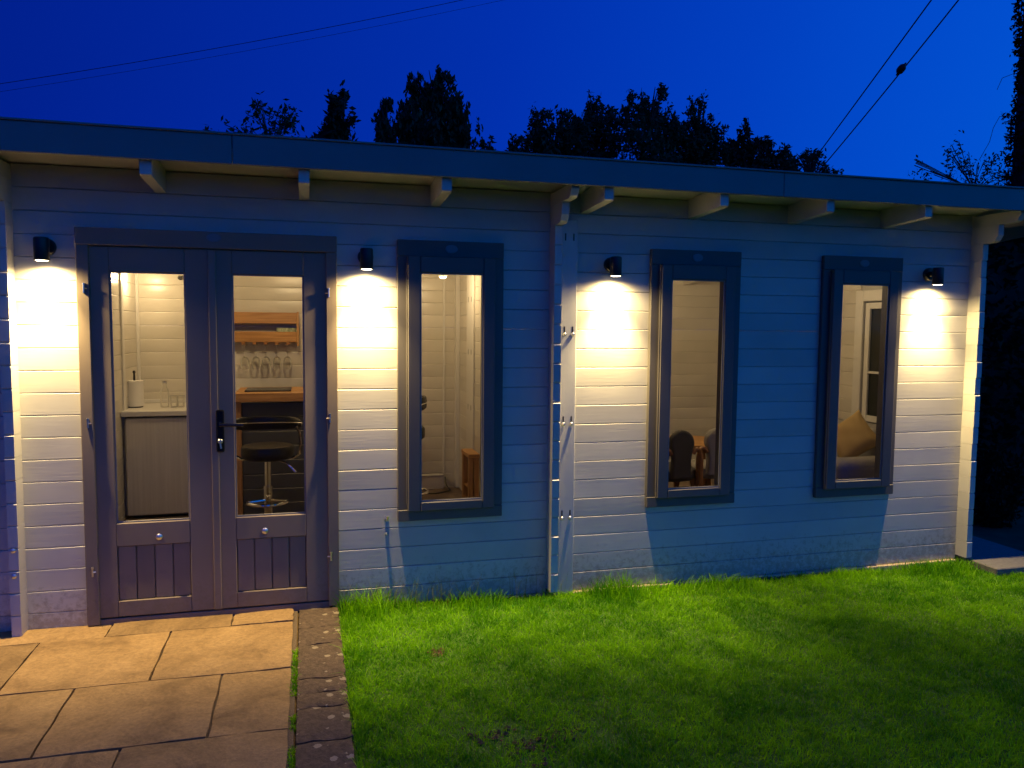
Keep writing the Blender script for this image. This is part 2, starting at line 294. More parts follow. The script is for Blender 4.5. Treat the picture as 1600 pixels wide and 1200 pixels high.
def fast_mesh(name, verts, quads=None, tris=None, shade=None, material=None, parent=None, loc=(0, 0, 0)):
    me = bpy.data.meshes.new(name); nq = 0 if quads is None else len(quads); ntri = 0 if tris is None else len(tris)
    me.vertices.add(len(verts)); me.vertices.foreach_set('co', np.ascontiguousarray(verts, np.float32).ravel())
    lv = np.concatenate([a.ravel() for a in (quads, tris) if a is not None]).astype(np.int32)
    me.loops.add(len(lv)); me.loops.foreach_set('vertex_index', lv)
    me.polygons.add(nq+ntri); ls = np.concatenate([np.arange(nq)*4, nq*4+np.arange(ntri)*3]).astype(np.int32); me.polygons.foreach_set('loop_start', ls)
    me.update(calc_edges=True)
    if shade is not None:
        a = me.attributes.new('shade', 'FLOAT', 'POINT'); a.data.foreach_set('value', np.ascontiguousarray(shade, np.float32))
    if material: me.materials.append(M[material])
    o = bpy.data.objects.new(name, me); COL.objects.link(o); o.location = loc
    if parent is not None: o.parent = parent
    return o

# ------------------------------------------------------------------ ground, patio, lawn
LZ = lambda x, y=0: -.062-.012*np.clip(np.asarray(x, float)-.2, 0, 6)
def lawn_bump(x, y): return .008*np.sin(2.1*x+1.3*y)+.006*np.sin(3.7*y-2.2*x+1)
def make_ground():
    g = MB(); g.box(-300, 300, -300, 300, -1.2, -.22); o = g.build('ground', mat('rough_ground', (.03, .045, .018), .95, bump=1, bscale=6, var=.4)); struct(o)
    nx, ny = 70, 60; xs = np.linspace(.155, 9, nx); ys = np.linspace(-6, .02, ny); X, Y = np.meshgrid(xs, ys, indexing='ij')
    Z = LZ(X)+lawn_bump(X, Y); V = np.stack([X, Y, Z], -1).reshape(-1, 3); i = np.arange(nx*ny).reshape(nx, ny)
    Q = np.stack([i[:-1, :-1], i[1:, :-1], i[1:, 1:], i[:-1, 1:]], -1).reshape(-1, 4)
    M['lawnsoil'] = mat('lawn_thatch', (.06, .15, .010), .95, bump=1, bscale=120, var=.5)
    o = fast_mesh('lawn', V, Q, None, None, 'lawnsoil'); struct(o)
make_ground()
PZ = -.03
def patio():
    p = MB(); p.box(-4.2, -.066, -5.5, .0, -.2, PZ-.016)
    base = struct(p.build('patio', mat('sand_joint_mortar', (.11, .08, .05), .95, bump=.8, bscale=150, var=.3)))
    rows = [(.0, -.195, [-1.60, -1.0, -.40]), (-.195, -.772, [-1.90, -1.29, -.69]), (-.772, -1.331, [-1.58, -.985, -.385]), (-1.331, -1.90, [-1.29, -.685]),
            (-1.90, -2.47, [-1.58, -.98, -.40]), (-2.47, -3.05, [-1.9, -1.28, -.68]), (-3.05, -3.6, [-1.6, -1.0, -.38]), (-3.6, -4.2, [-1.3, -.7]), (-4.2, -4.8, [-1.6, -1., -.4]), (-4.8, -5.4, [-1.3, -.7])]
    for (y0, y1, js) in rows:
        xs = [-4.0, -3.2, -2.5]+js+[-.083]
        xs = sorted(x for x in xs)
        for a, b in zip(xs[:-1], xs[1:]):
            g = .0045; cx, cy_ = (a+b)/2, (y0+y1)/2; nx = 9; ny = 9; mb = MB((cx, cy_, PZ)); tx, ty = random.uniform(-.003, .003), random.uniform(-.003, .003)
            h0 = random.uniform(-.0025, .0025); top = []; ph = random.uniform(0, 9)
            for i in range(nx):
                for j in range(ny):
                    u, v = i/(nx-1), j/(ny-1)
                    ex = g*(1+.5*math.sin(13*v+ph)); ey = g*(1+.5*math.sin(11*u+ph*2))
                    x = a+ex+(b-a-2*ex)*u; y = y1+ey+(y0-y1-2*ey)*v
                    edge = min(u, 1-u)*(b-a) < .02 or min(v, 1-v)*(y0-y1) < .02
                    z = PZ+h0+tx*(u-.5)+ty*(v-.5)+.0018*math.sin(9*x+ph)*math.cos(8*y)-(.004 if edge else 0)
                    top.append((x, y, z))
            fs = [(i*ny+j, (i+1)*ny+j, (i+1)*ny+j+1, i*ny+j+1) for i in range(nx-1) for j in range(ny-1)]
            ring = [i*ny for i in range(nx)]+[(nx-1)*ny+j for j in range(1, ny)]+[i*ny+ny-1 for i in range(nx-2, -1, -1)]+[j for j in range(ny-2, 0, -1)]
            k = len(top); vs = top+[(top[r][0], top[r][1], PZ-.03) for r in ring]
            fs += [(ring[q], k+q, k+(q+1) % len(ring), ring[(q+1) % len(ring)]) for q in range(len(ring))]
            mb.add(vs, fs); o = mb.build('paving_slab', 'sandstone', base, 40); o.location = (cx, cy_, PZ)
patio()
def edging():
    p = MB(); p.box(-.066, .155, -5.5, -.003, -.2, PZ-.03); base = struct(p.build('path_edging', 'soil'))
    ys = [-.02, -.30, -.52, -.905, -1.05, -1.177, -1.45, -1.79, -2.0, -2.28, -2.55, -2.83, -3.1, -3.4, -3.7, -4.0, -4.3, -4.6, -4.9, -5.2]
    for y0, y1 in zip(ys[:-1], ys[1:]):
        c = (.045, (y0+y1)/2, PZ); mb = MB(c); nx, ny = 8, 9; top = []; ph = random.uniform(0, 9); gap = .005 if round(y0, 3) in (-.905, -1.45, -2.28) or round(y1, 3) in (-.905, -1.45, -2.28) else .0012
        for i in range(nx):
            for j in range(ny):
                u, v = i/(nx-1), j/(ny-1); x = -.056+.002*math.sin(20*v+ph)+(.208+.004*math.sin(17*v+ph))*u; y = y1+gap+(y0-y1-2*gap)*v+.003*math.sin(19*u+ph)*(1 if v in (0, 1) else 0)
                e = (i in (0, nx-1)) or (j in (0, ny-1)); top.append((x, y, PZ-.002+.004*math.sin(7*x*5+ph)*math.cos(23*y+ph)-(.008 if e else 0)))
        fs = [(i*ny+j, (i+1)*ny+j, (i+1)*ny+j+1, i*ny+j+1) for i in range(nx-1) for j in range(ny-1)]
        ring = [i*ny for i in range(nx)]+[(nx-1)*ny+j for j in range(1, ny)]+[i*ny+ny-1 for i in range(nx-2, -1, -1)]+[j for j in range(ny-2, 0, -1)]
        k = len(top); vs = top+[(top[r][0], top[r][1], PZ-.06) for r in ring]; fs += [(ring[q], k+q, k+(q+1) % len(ring), ring[(q+1) % len(ring)]) for q in range(len(ring))]
        mb.add(vs, fs); o = mb.build('edging_stone', 'edging', base, 45); o.location = c
edging()
_grids = {}
def noise2(x, y, s, k=0):
    if (s, k) not in _grids: _grids[(s, k)] = np.random.default_rng(int(s*1000)+k).uniform(0, 1, (256, 256))
    g = _grids[(s, k)]; u = (np.asarray(x)+20)/s; v = (np.asarray(y)+20)/s; i = np.floor(u).astype(int); j = np.floor(v).astype(int); fu = u-i; fv = v-j; fu = fu*fu*(3-2*fu); fv = fv*fv*(3-2*fv)
    q = lambda a, b: g[a % 256, b % 256]
    return (q(i, j)*(1-fu)+q(i+1, j)*fu)*(1-fv)+(q(i, j+1)*(1-fu)+q(i+1, j+1)*fu)*fv
def blades(name, x, y, z, h, wd, lean, material, label, cat='grass'):
    n = len(x); a = RNG.uniform(0, 2*np.pi, n); la = RNG.uniform(0, 2*np.pi, n); l = lean*RNG.uniform(.2, 1, n)
    sx, sy = np.cos(a)*wd/2, np.sin(a)*wd/2; dx, dy = np.cos(la)*l*h, np.sin(la)*l*h
    z = z-.004
    V = np.stack([np.stack([x-sx, y-sy, z], -1), np.stack([x+sx, y+sy, z], -1), np.stack([x+dx*.35+sx*.8, y+dy*.35+sy*.8, z+h*.6], -1), np.stack([x+dx*.35-sx*.8, y+dy*.35-sy*.8, z+h*.6], -1), np.stack([x+dx, y+dy, z+h*np.sqrt(np.clip(1-(l*.62)**2, .1, 1))], -1)], 1).reshape(-1, 3)
    k = np.arange(n)[:, None]*5; Q = k+np.array([[0, 1, 2, 3]]); T = k+np.array([[3, 2, 4]])
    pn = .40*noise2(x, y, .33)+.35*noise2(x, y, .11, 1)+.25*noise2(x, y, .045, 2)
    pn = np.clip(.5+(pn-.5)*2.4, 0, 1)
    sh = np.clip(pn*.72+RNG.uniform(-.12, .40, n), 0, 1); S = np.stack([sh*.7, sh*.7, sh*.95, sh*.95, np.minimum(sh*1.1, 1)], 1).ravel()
    o = fast_mesh(name, V, Q, T, S, material); o['kind'] = 'stuff'; return tag(o, label, cat)
def grass():
    n = 330000; x = RNG.uniform(.16, 6.3, n); y = RNG.uniform(-3.3, -.015, n)
    d1 = np.hypot((x-.72)/.15, (y+1.56)/.10); d2 = np.hypot((x-.62)/.10, (y+.72)/.06); d3 = np.hypot((x-1.0)/.30, (y+1.60)/.16)
    keep = RNG.uniform(0, 1, n) < np.clip(.08+d1*.6, 0, 1)*np.clip(.35+d2*.6, 0, 1)*np.clip(.45+d3*.5, 0, 1); x, y = x[keep], y[keep]; n = len(x)
    clump = np.clip(.5+(.5*noise2(x, y, .16, 3)+.5*noise2(x, y, .06, 4)-.5)*2.2, 0, 1)
    h = RNG.uniform(.018, .038, n)*(.72+.6*clump)*(1+.5*np.exp(-((x-.16)/.10)**2))*np.where(RNG.uniform(0, 1, n) < .05, 1.7, 1)
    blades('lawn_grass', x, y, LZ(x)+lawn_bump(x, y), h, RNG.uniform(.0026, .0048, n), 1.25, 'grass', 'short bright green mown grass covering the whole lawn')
    n = 30000; x = RNG.uniform(.16, 6.0, n); y = RNG.uniform(-3.2, -.1, n); f = 1.5*(noise2(x, y, .22, 8)-.62)+.5*np.exp(-np.hypot((x-.68)/.3, (y+.72)/.18)**2)+.9*np.exp(-np.hypot((x-.95)/.4, (y+1.55)/.2)**2); k = RNG.uniform(0, 1, n) < np.clip(f*.6, .0, 1); x, y = x[k], y[k]; n = len(x)
    blades('dry_grass', x, y, LZ(x)+lawn_bump(x, y), RNG.uniform(.014, .032, n), RNG.uniform(.0022, .004, n), 1.1, 'drygrass', 'yellowed dry blades in thin patches of the lawn')
    # the unmown fringe against the cabin
    n = 9000; x = RNG.uniform(.17, 5.6, n); dens = np.clip(.45+.5*np.sin(3.3*x+.5)+.45*np.sin(7.9*x), .12, 1)*np.where((x > 1.9) & (x < 2.9), .55, 1); k = RNG.uniform(0, 1, n) < dens; x, dens = x[k], dens[k]; n = len(x)
    y = -.045-np.abs(RNG.normal(0, .10, n)); h = RNG.uniform(.045, .15, n)*(.45+.65*dens); h = np.where(x > 2.6, np.minimum(h, .085), h)
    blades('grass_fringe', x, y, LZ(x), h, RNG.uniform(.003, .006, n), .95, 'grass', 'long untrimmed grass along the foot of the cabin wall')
    n = 220; x = RNG.uniform(.3, 4.4, n); x = np.where(RNG.uniform(0, 1, n) < .5, RNG.normal(.55, .22, n).clip(.2, 1.3), x); y = -.04-np.abs(RNG.normal(0, .04, n))
    blades('grass_stalks', x, y, LZ(x), RNG.uniform(.10, .24, n)*np.where(x > 2, .6, 1), RNG.uniform(.0015, .0025, n), .7, 'drygrass', 'thin tall seeding stalks rising against the wall foot')
    n = 2200; y = RNG.uniform(-3.0, -.55, n); k = noise2(y*0, y, .13, 6) > .45; y = y[k]; n = len(y); x = RNG.normal(-.070, .006, n)
    blades('joint_moss', x, y, np.full(n, PZ-.02), RNG.uniform(.012, .028, n), RNG.uniform(.003, .006, n), 1.2, 'grass', 'moss and grass growing in the joint beside the edging stones', 'moss')
    # clover and plantain leaves in the sward
    n = 1500; cx = RNG.uniform(.2, 5.8, n); cyy = RNG.uniform(-3.2, -.08, n); k = (np.sin(4*cx+2*cyy)*np.sin(3*cyy-cx)+RNG.uniform(-.6, .6, n)) > .3; cx, cyy = cx[k], cyy[k]; n = len(cx)
    r = RNG.uniform(.004, .010, n); a = RNG.uniform(0, 6.28, n); tilt = RNG.uniform(-.5, .5, (n, 2)); V = np.zeros((n, 6, 3))
    for q in range(6):
        ca, sa = np.cos(a+q*np.pi/3), np.sin(a+q*np.pi/3); rr = r*(1.25 if q % 2 == 0 else .8)
        V[:, q, 0] = cx+rr*ca; V[:, q, 1] = cyy+rr*sa; V[:, q, 2] = LZ(cx)+lawn_bump(cx, cyy)+.024+rr*(ca*tilt[:, 0]+sa*tilt[:, 1])
    kk = np.arange(n)[:, None]*6; Q = np.concatenate([kk+np.array([[0, 1, 2, 3]]), kk+np.array([[0, 3, 4, 5]])])
    o = fast_mesh('clover_leaves', V.reshape(-1, 3), Q, None, np.repeat(RNG.uniform(0, 1, n), 6), 'clover'); o['kind'] = 'stuff'; tag(o, 'small broad clover leaves scattered through the lawn', 'clover')
    # crumbs of bare soil
    vs = []; fs = []
    for _ in range(170):
        sxy = random.choice([(.68, -1.53, .09, .045), (.80, -1.62, .10, .05), (.92, -1.58, .12, .05), (.60, -.71, .04, .03), (.79, -1.78, .05, .03)])
        x, y = random.gauss(sxy[0], sxy[2]*.6), random.gauss(sxy[1], sxy[3]*.7); r_ = random.uniform(.005, .015); z = float(LZ(x))+.004
        k = len(vs); vs += [(x+r_*dx*random.uniform(.6, 1.2), y+r_*dy*random.uniform(.6, 1.2), z+r_*dz*random.uniform(.4, .9)) for dx, dy, dz in ((1, 0, 0), (0, 1, 0), (-1, 0, 0), (0, -1, 0), (0, 0, 1), (0, 0, -1))]
        fs += [(k+a, k+b, k+c) for a, b, c in ((0, 1, 4), (1, 2, 4), (2, 3, 4), (3, 0, 4), (1, 0, 5), (2, 1, 5), (3, 2, 5), (0, 3, 5))]
    mb = MB(); mb.v = vs; mb.f = fs; o = mb.build('bare_soil', 'soil'); o['kind'] = 'stuff'; tag(o, 'scuffed patches of bare brown soil in the lawn', 'soil')
grass()
cp = MB((4.75, 0, -.05)); cp.box(4.47, 5.02, -.30, 3.4, -.25, -.055, .006); struct(cp.build('concrete_pad', 'concrete'))

# ------------------------------------------------------------------ the cabin
ROW = .114; Z0 = 1.2997-12*ROW; NR = 21
XL, XM, XR, YB = -1.40, 1.386, 4.42, 2.75
DOOR = (-1.117, .162, 2.022); WX = (.795, 2.33, 3.54); WHW = .305; WZ = (.43, 2.02)
ceil_z = lambda y: 2.318-.088*y
CAB = thing('garden_cabin', (1.4, 0, 0), 'long pale boarded garden cabin with charcoal doors, windows and flat eaves', 'cabin')
CB = Vector((1.4, 0, 0))
def board(name, x0, x1, z0, z1, parent, material, front=0.0, back=.044, inside=False, seed=0, face=-1):
    """one horizontal wall board with worn, slightly wavy chamfers; outside face looks to -Y when face=-1"""
    L_ = x1-x0; n = max(2, int(L_/.11)+1); xs = [x0+L_*i/(n-1) for i in range(n)]; rr = random.Random(seed)
    amp = .00035 if not inside else .0003; c = .0036 if not inside else .006
    tb, tt = rr.uniform(-.0002, .0009), rr.uniform(-.0009, .0003); cup = rr.uniform(-.0003, .0004)
    if inside: tb = tt = 0; cup = 0
    ph = rr.uniform(0, 9); vs = []; fs = []
    for x in xs:
        w1 = amp*math.sin(3.1*x+ph)+amp*.7*math.sin(7.3*x+2*ph); w2 = amp*math.sin(2.7*x+ph*1.7)+amp*.7*math.sin(6.1*x+ph)
        zz = .0008*math.sin(5*x+ph)
        pr = [(c+.0015, z0+.0003), (c*.9, z0+.0012+zz), (tb+w1, z0+c+.001+zz), (cup+(tb+tt)/2, (z0+z1)/2), (tt+w2, z1-c+zz), (c*.8, z1-.0010), (c+.0015, z1-.0003), (back-front, z1-.0003), (back-front, z0+.0003)]
        if inside: pr = [(.0026, z0+.0003), (.0017, z0+.0012), (0.0006, z0+.0035), (0, z0+.008), (0, z1-.008), (.0006, z1-.0035), (.0017, z1-.0012), (.0026, z1-.0003), (.03, z1-.0003), (.03, z0+.0003)]
        for (yy, z) in pr: vs.append((x, front-face*yy, z))
    m_ = len(pr)
    for i in range(n-1):
        for k in range(m_): fs.append((i*m_+k, i*m_+(k+1) % m_, (i+1)*m_+(k+1) % m_, (i+1)*m_+k))
    fs += [tuple(range(m_)), tuple((n-1)*m_+k for k in range(m_))[::-1]]
    mb = MB(CB); mb.add(vs, fs); return mb.build(name, material, parent, 30)
FW = part_node('front_wall', CAB)
def fill_front(xa, xb, holes):
    sd = 0
    for r in range(NR):
        z0 = Z0+r*ROW; z1 = z0+ROW; cuts = []
        for (ha, hb, za, zb) in holes:
            if z1 > za+.012 and z0 < zb-.012:
                cuts.append((ha, hb))
                if z0 < za-.012: board('board', ha, hb, z0, za, FW, 'wall', seed=r)
                elif z1 > zb+.012: board('board', ha, hb, zb, z1, FW, 'wall', seed=r)
        x = xa
        for (a, b_) in sorted(cuts)+[(xb, None)]:
            if a-x > .02:
                sd += 1
                segs = [(x, a)]
                if (r, round(x, 2)) in ((2, .15), (1, .15)): pass
                for (p, q) in segs: board('board', p, q, z0, z1, FW, 'wall', seed=sd*31+r*7+int(xa*10))
            x = b_ if b_ is not None else x
wh = [(cx-.27, cx+.27, WZ[0]+.035, WZ[1]-.035) for cx in WX]
dh = (DOOR[0]+.035, DOOR[1]-.035, -.2, DOOR[2]-.035)
fill_front(XL, XM, [dh, wh[0]]); fill_front(XM+.044, XR, wh[1:]); fill_front(-2.6, XL-.044, [])
def cross_wall(name, X, tops=True, z_lo=0, inner=True):
    node = part_node(name, CAB)
    for r in range(NR):
        z0 = Z0+.03+r*ROW; z1 = z0+ROW; rr = random.Random(r*13+int(X*100))
        if z1 > ceil_z(0)+.0: z1 = ceil_z(0)-.002
        if z1-z0 < .03: continue
        yf = -.098+rr.uniform(-.003, .003); zc = z1
        step = r-NR
        if r == NR-1: yf = -.375
        elif r == NR-2: yf = -.215
        yb = YB+.13
        mb = MB(CB); c = .006
        pts = [(yf, z0+c+.001), (yf+c, z0+.0006), (0, z0+.0006), (yb, z0+.0006), (yb, min(z1, ceil_z(yb))), (yf+c if yf > -.2 else yf, z1-.0006 if yf > -.2 else z1)]
        if yf > -.2: pts[-1:] = [(yf+c, z1-.0006), (yf, z1-c)]
        else:
            pts = [(yf, z0+.045), (yf+.022, z0+.012), (yf+.05, z0+.0006), (yb, z0+.0006), (yb, min(z1-.0006, max(z0+.01, ceil_z(yb)-.002))), (.06, z1-.0006), (yf, z1-.0006)]
        if ceil_z(yb) < z0+.01:                     # the pent roof cuts the top logs short
            yc = (2.318-(z0+.02))/.088
            pts = [(max(p, -9) if p < 1 else min(p, yc), z) for (p, z) in pts]
        mb.prism(pts, X-.044 if X == XL else X, X if X == XL else X+.044, 'X'); mb.build('log', 'wallY', node, 30)
    return node
for nm, X in (('left_cross_wall', XL), ('divider_wall', XM), ('right_wall', XR)): cross_wall(nm, X)
BW = part_node('back_wall', CAB)
for (xa, xb) in ((XL, XM), (XM+.044, XR)):
    for r in range(NR):
        z0 = Z0+r*ROW; z1 = min(z0+ROW, ceil_z(YB)-.004)
        if z1-z0 > .03: board('board', xa+.002, xb-.002, z0, z1, BW, 'inside', front=YB, back=YB+.044, inside=True, seed=r, face=-1)
mb = MB(CB); mb.box(-2.6, XL-.05, YB, YB+.044, Z0, 2.05); mb.build('board', 'wall', BW)
# inner linings of the cross walls (the rooms are painted cream inside)
def lining(name, X, sgn):
    node = part_node(name, CAB)
    for r in range(NR):
        z0 = Z0+r*ROW; z1 = min(z0+ROW, ceil_z(YB)-.004)
        if z1-z0 < .03: continue
        if name == 'right_lining' and z0 > .6 and z0 < 1.9:
            spans = [(.06, .32), (1.06, YB-.002)]
        else: spans = [(.06, YB-.002)]
        for (ya, yb) in spans:
            c = .006; t = .012; mb = MB(CB); pr = [(t+.002, z0+.0003), (.003, z0+.0005), (.0022, z0+.0012), (0, z0+c), (0, z1-c), (.0022, z1-.0012), (.003, z1-.0005), (t+.002, z1-.0003)]
            mb.prism([(X-sgn*q+sgn*t, z) for (q, z) in pr], ya, yb, 'Y'); mb.build('lining_board', 'insideY', node)
lining('left_lining', XL+.001, 1); lining('divider_left_lining', XM-.001, -1); lining('divider_right_lining', XM+.045, 1); lining('right_lining', XR-.001, -1)
# floor, ceiling, roof
for (xa, xb) in ((XL, XM), (XM+.044, XR)):
    mb = MB(CB); mb.box(xa, xb, .05, YB, -.05, .022); mb.build('floor', 'floor', CAB)
for (ya, yb, nm, mm) in ((-.378, .02, 'soffit_boarding', 'wall'), (.0205, YB+.25, 'ceiling_boarding', 'inside')):
    mb = MB(CB); mb.prism([(ya, ceil_z(ya)+.012), (yb, ceil_z(yb)+.012), (yb, ceil_z(yb)+.032), (ya, ceil_z(ya)+.032)], -2.7, 4.86, 'X'); mb.build(nm, mm, CAB)
ROOF = MB(CB); ROOF.prism([(-.40, ceil_z(-.40)+.034), (YB+.27, ceil_z(YB+.27)+.034), (YB+.27, ceil_z(YB+.27)+.09), (-.40, ceil_z(-.40)+.075)], -2.72, 4.88, 'X'); roof = ROOF.build('roof', 'felt', CAB)
fz = ceil_z(-.4)
for (xa, xb, dy) in ((-2.74, -.335, 0), (-.332, 2.655, -.0015), (2.658, 4.90, .0008)):
    mb = MB(CB); mb.box(xa, xb, -.422+dy, -.400, 2.300, 2.436, .003); mb.build('fascia_board', 'fascia', roof)
mb = MB(CB); mb.box(-2.75, 4.91, -.432, -.395, 2.4365, 2.446, .002); mb.build('drip_edge', 'fascia', roof)
mb = MB(CB); mb.box(4.886, 4.906, -.39, YB+.27, 2.10, 2.30); mb.v = [(v[0], v[1], v[2]+(0 if v[2] > 9 else ceil_z(v[1])-2.21)) for v in mb.v]; mb.build('barge_board', 'fascia', roof)
for X in (-2.12, -.72, -.005, .705, 1.60, 2.30, 3.0, 3.70):
    mb = MB(CB); mb.prism([(-.385, 2.338), (-.385, 2.238), (-.37, 2.232), (.0, 2.214), (.06, 2.214), (.06, ceil_z(.06)+.008), (-.385, ceil_z(-.385)+.008)], X-.026, X+.026, 'X'); mb.build('rafter', 'wallY', CAB)
    mb = MB(CB); mb.prism([(.062, ceil_z(.062)-.10), (YB-.002, ceil_z(YB)-.10), (YB-.002, ceil_z(YB)+.010), (.062, ceil_z(.062)+.010)], X-.026, X+.026, 'X'); mb.build('ceiling_joist', 'insideY', CAB)
mb = MB(CB); mb.box(.165, 4.41, -.026, .03, -.108, Z0-.001, .003); mb.build('floor_bearer', 'bearer', CAB)
mb = MB(CB); mb.box(-2.6, -1.15, -.012, .03, -.108, Z0-.001, .003); mb.build('floor_bearer', 'bearer', CAB)
mb = MB(CB); mb.box(.165, 4.46, .06, YB, -.2, -.06); mb.build('foundation', 'concrete', CAB)
# storm braces with slotted screws
def brace(x0, x1, zs):
    mb = MB(CB); mb.box(x0, x1, -.028, -.001, -.075, 2.17, .004); b = mb.build('storm_brace', 'wallZ', CAB)
    for z in zs:
        for fx in (.22, .74):
            x = x0+(x1-x0)*fx
            s = MB(CB); s.box(x-.004, x+.004, -.0295, -.02, z+.004, z+.046); s.build('slot', 'black', b)
            if z < 1.9:
                k = MB(CB); k.lathe([(.0115, -.030), (.0115, -.034), (.008, -.039), (.005, -.040), (.005, -.052), (.0035, -.053)], (x, 0, z), 10, 'Y'); k.build('screw', 'steel', b, 40)
brace(1.452, 1.550, (2.045, 1.50, .965, .395))
for z in (.41, .28):
    k = MB(CB); k.lathe([(.012, -.098), (.012, -.104), (.006, -.108)], (XL-.022, 0, z), 10, 'Y'); k.build('screw', 'steel', CAB, 40)
# interior corner trims and skirting
for (x0, x1, y0, y1) in ((XL+.013, XL+.035, YB-.022, YB-.001), (1.225, 1.243, YB-.014, YB-.0005), (XM-.028, XM-.0135, 2.02, 2.30), (XM-.05, XM-.0135, 2.68, YB-.0005), (XL+.0125, XL+.026, 2.16, 2.23)):
    mb = MB(CB); mb.box(x0, x1, y0, y1, .03, min(ceil_z(y1)-.004, 2.12), .002); mb.build('trim', 'white', CAB)
for z in (1.75, 1.30, .82):
    for yy in (2.10, 2.22):
        k = MB(CB); k.box(XM-.0292, XM-.0278, yy-.006, yy+.006, z, z+.045); k.build('slot', 'black', CAB)
for (xa, xb) in ((XM+.06, XR-.02),):
    mb = MB(CB); mb.box(xa, xb, YB-.018, YB-.001, .023, .20, .004); mb.build('skirting', 'white', CAB)

# windows
def window(cx):
    node = part_node('window', CAB); z0, z1 = WZ; x0, x1 = cx-WHW, cx+WHW; fr = -.030
    c = MB(CB)
    c.box(x0, x0+.075, fr, .0-.001, z0+.066, z1-.092, .003).box(x1-.075, x1, fr, -.001, z0+.066, z1-.092, .003)
    c.box(x0, x1, fr-.002, -.001, z1-.091, z1, .003).box(x0, x1, fr-.004, -.001, z0, z0+.065, .003)
    c.build('casing', 'dark', node)
    l = MB(CB); l.box(x0+.036, x0+.056, -.0005, .075, z0+.036, z1-.036).box(x1-.056, x1-.036, -.0005, .075, z0+.036, z1-.036).box(x0+.057, x1-.057, -.0005, .075, z1-.056, z1-.036).box(x0+.057, x1-.057, -.0005, .075, z0+.036, z0+.056); l.build('lining', 'dark', node)
    s0, s1, t0, t1 = cx-.25, cx+.25, .49, 1.928; g0, g1, h0, h1 = cx-.18, cx+.18, .541, 1.838
    s = MB(CB); ya, yb = -.064, .012
    s.box(s0, g0, ya, yb, t0, t1, .004).box(g1, s1, ya, yb, t0, t1, .004).box(g0+.0005, g1-.0005, ya-.0008, yb, h1, t1-.0005, .004).box(g0+.0005, g1-.0005, ya-.0008, yb, t0+.0005, h0, .004)
    s.build('sash', 'dark', node)
    g = MB(CB); g.box(g0-.004, g1+.004, -.047, -.043, h0-.004, h1+.004); g.build('pane', 'glass', node)
    b = MB(CB)
    for (a0, a1, b0, b1) in ((g0, g0+.007, h0, h1), (g1-.007, g1, h0, h1), (g0+.0072, g1-.0072, h1-.007, h1), (g0+.0072, g1-.0072, h0, h0+.009)): b.box(a0, a1, -.055, -.0475, b0, b1, .001)
    b.build('glazing_bead', 'bead', node)
    p = MB(CB); p.lathe([(.028, fr-.0025), (.028, fr-.006), (.022, fr-.0075)], (cx+.0, 0, z1-.045), 20, 'Y'); p.v = [(cx-CB.x+(v[0]-(cx-CB.x))*1.25, v[1], z1-.045+(v[2]-z1+.045)*.85) for v in p.v]; p.build('badge', 'badge', node)
    k = MB(CB); k.tube([(s0-.006, ya+.01, z0+.10), (s0-.006, ya+.01, z1-.12)], .004, 6); k.build('hinge_rod', 'dark', node)
M['bead'] = mat('pale_glazing_bead', (.20, .20, .20), .4)
for cx in WX: window(cx)
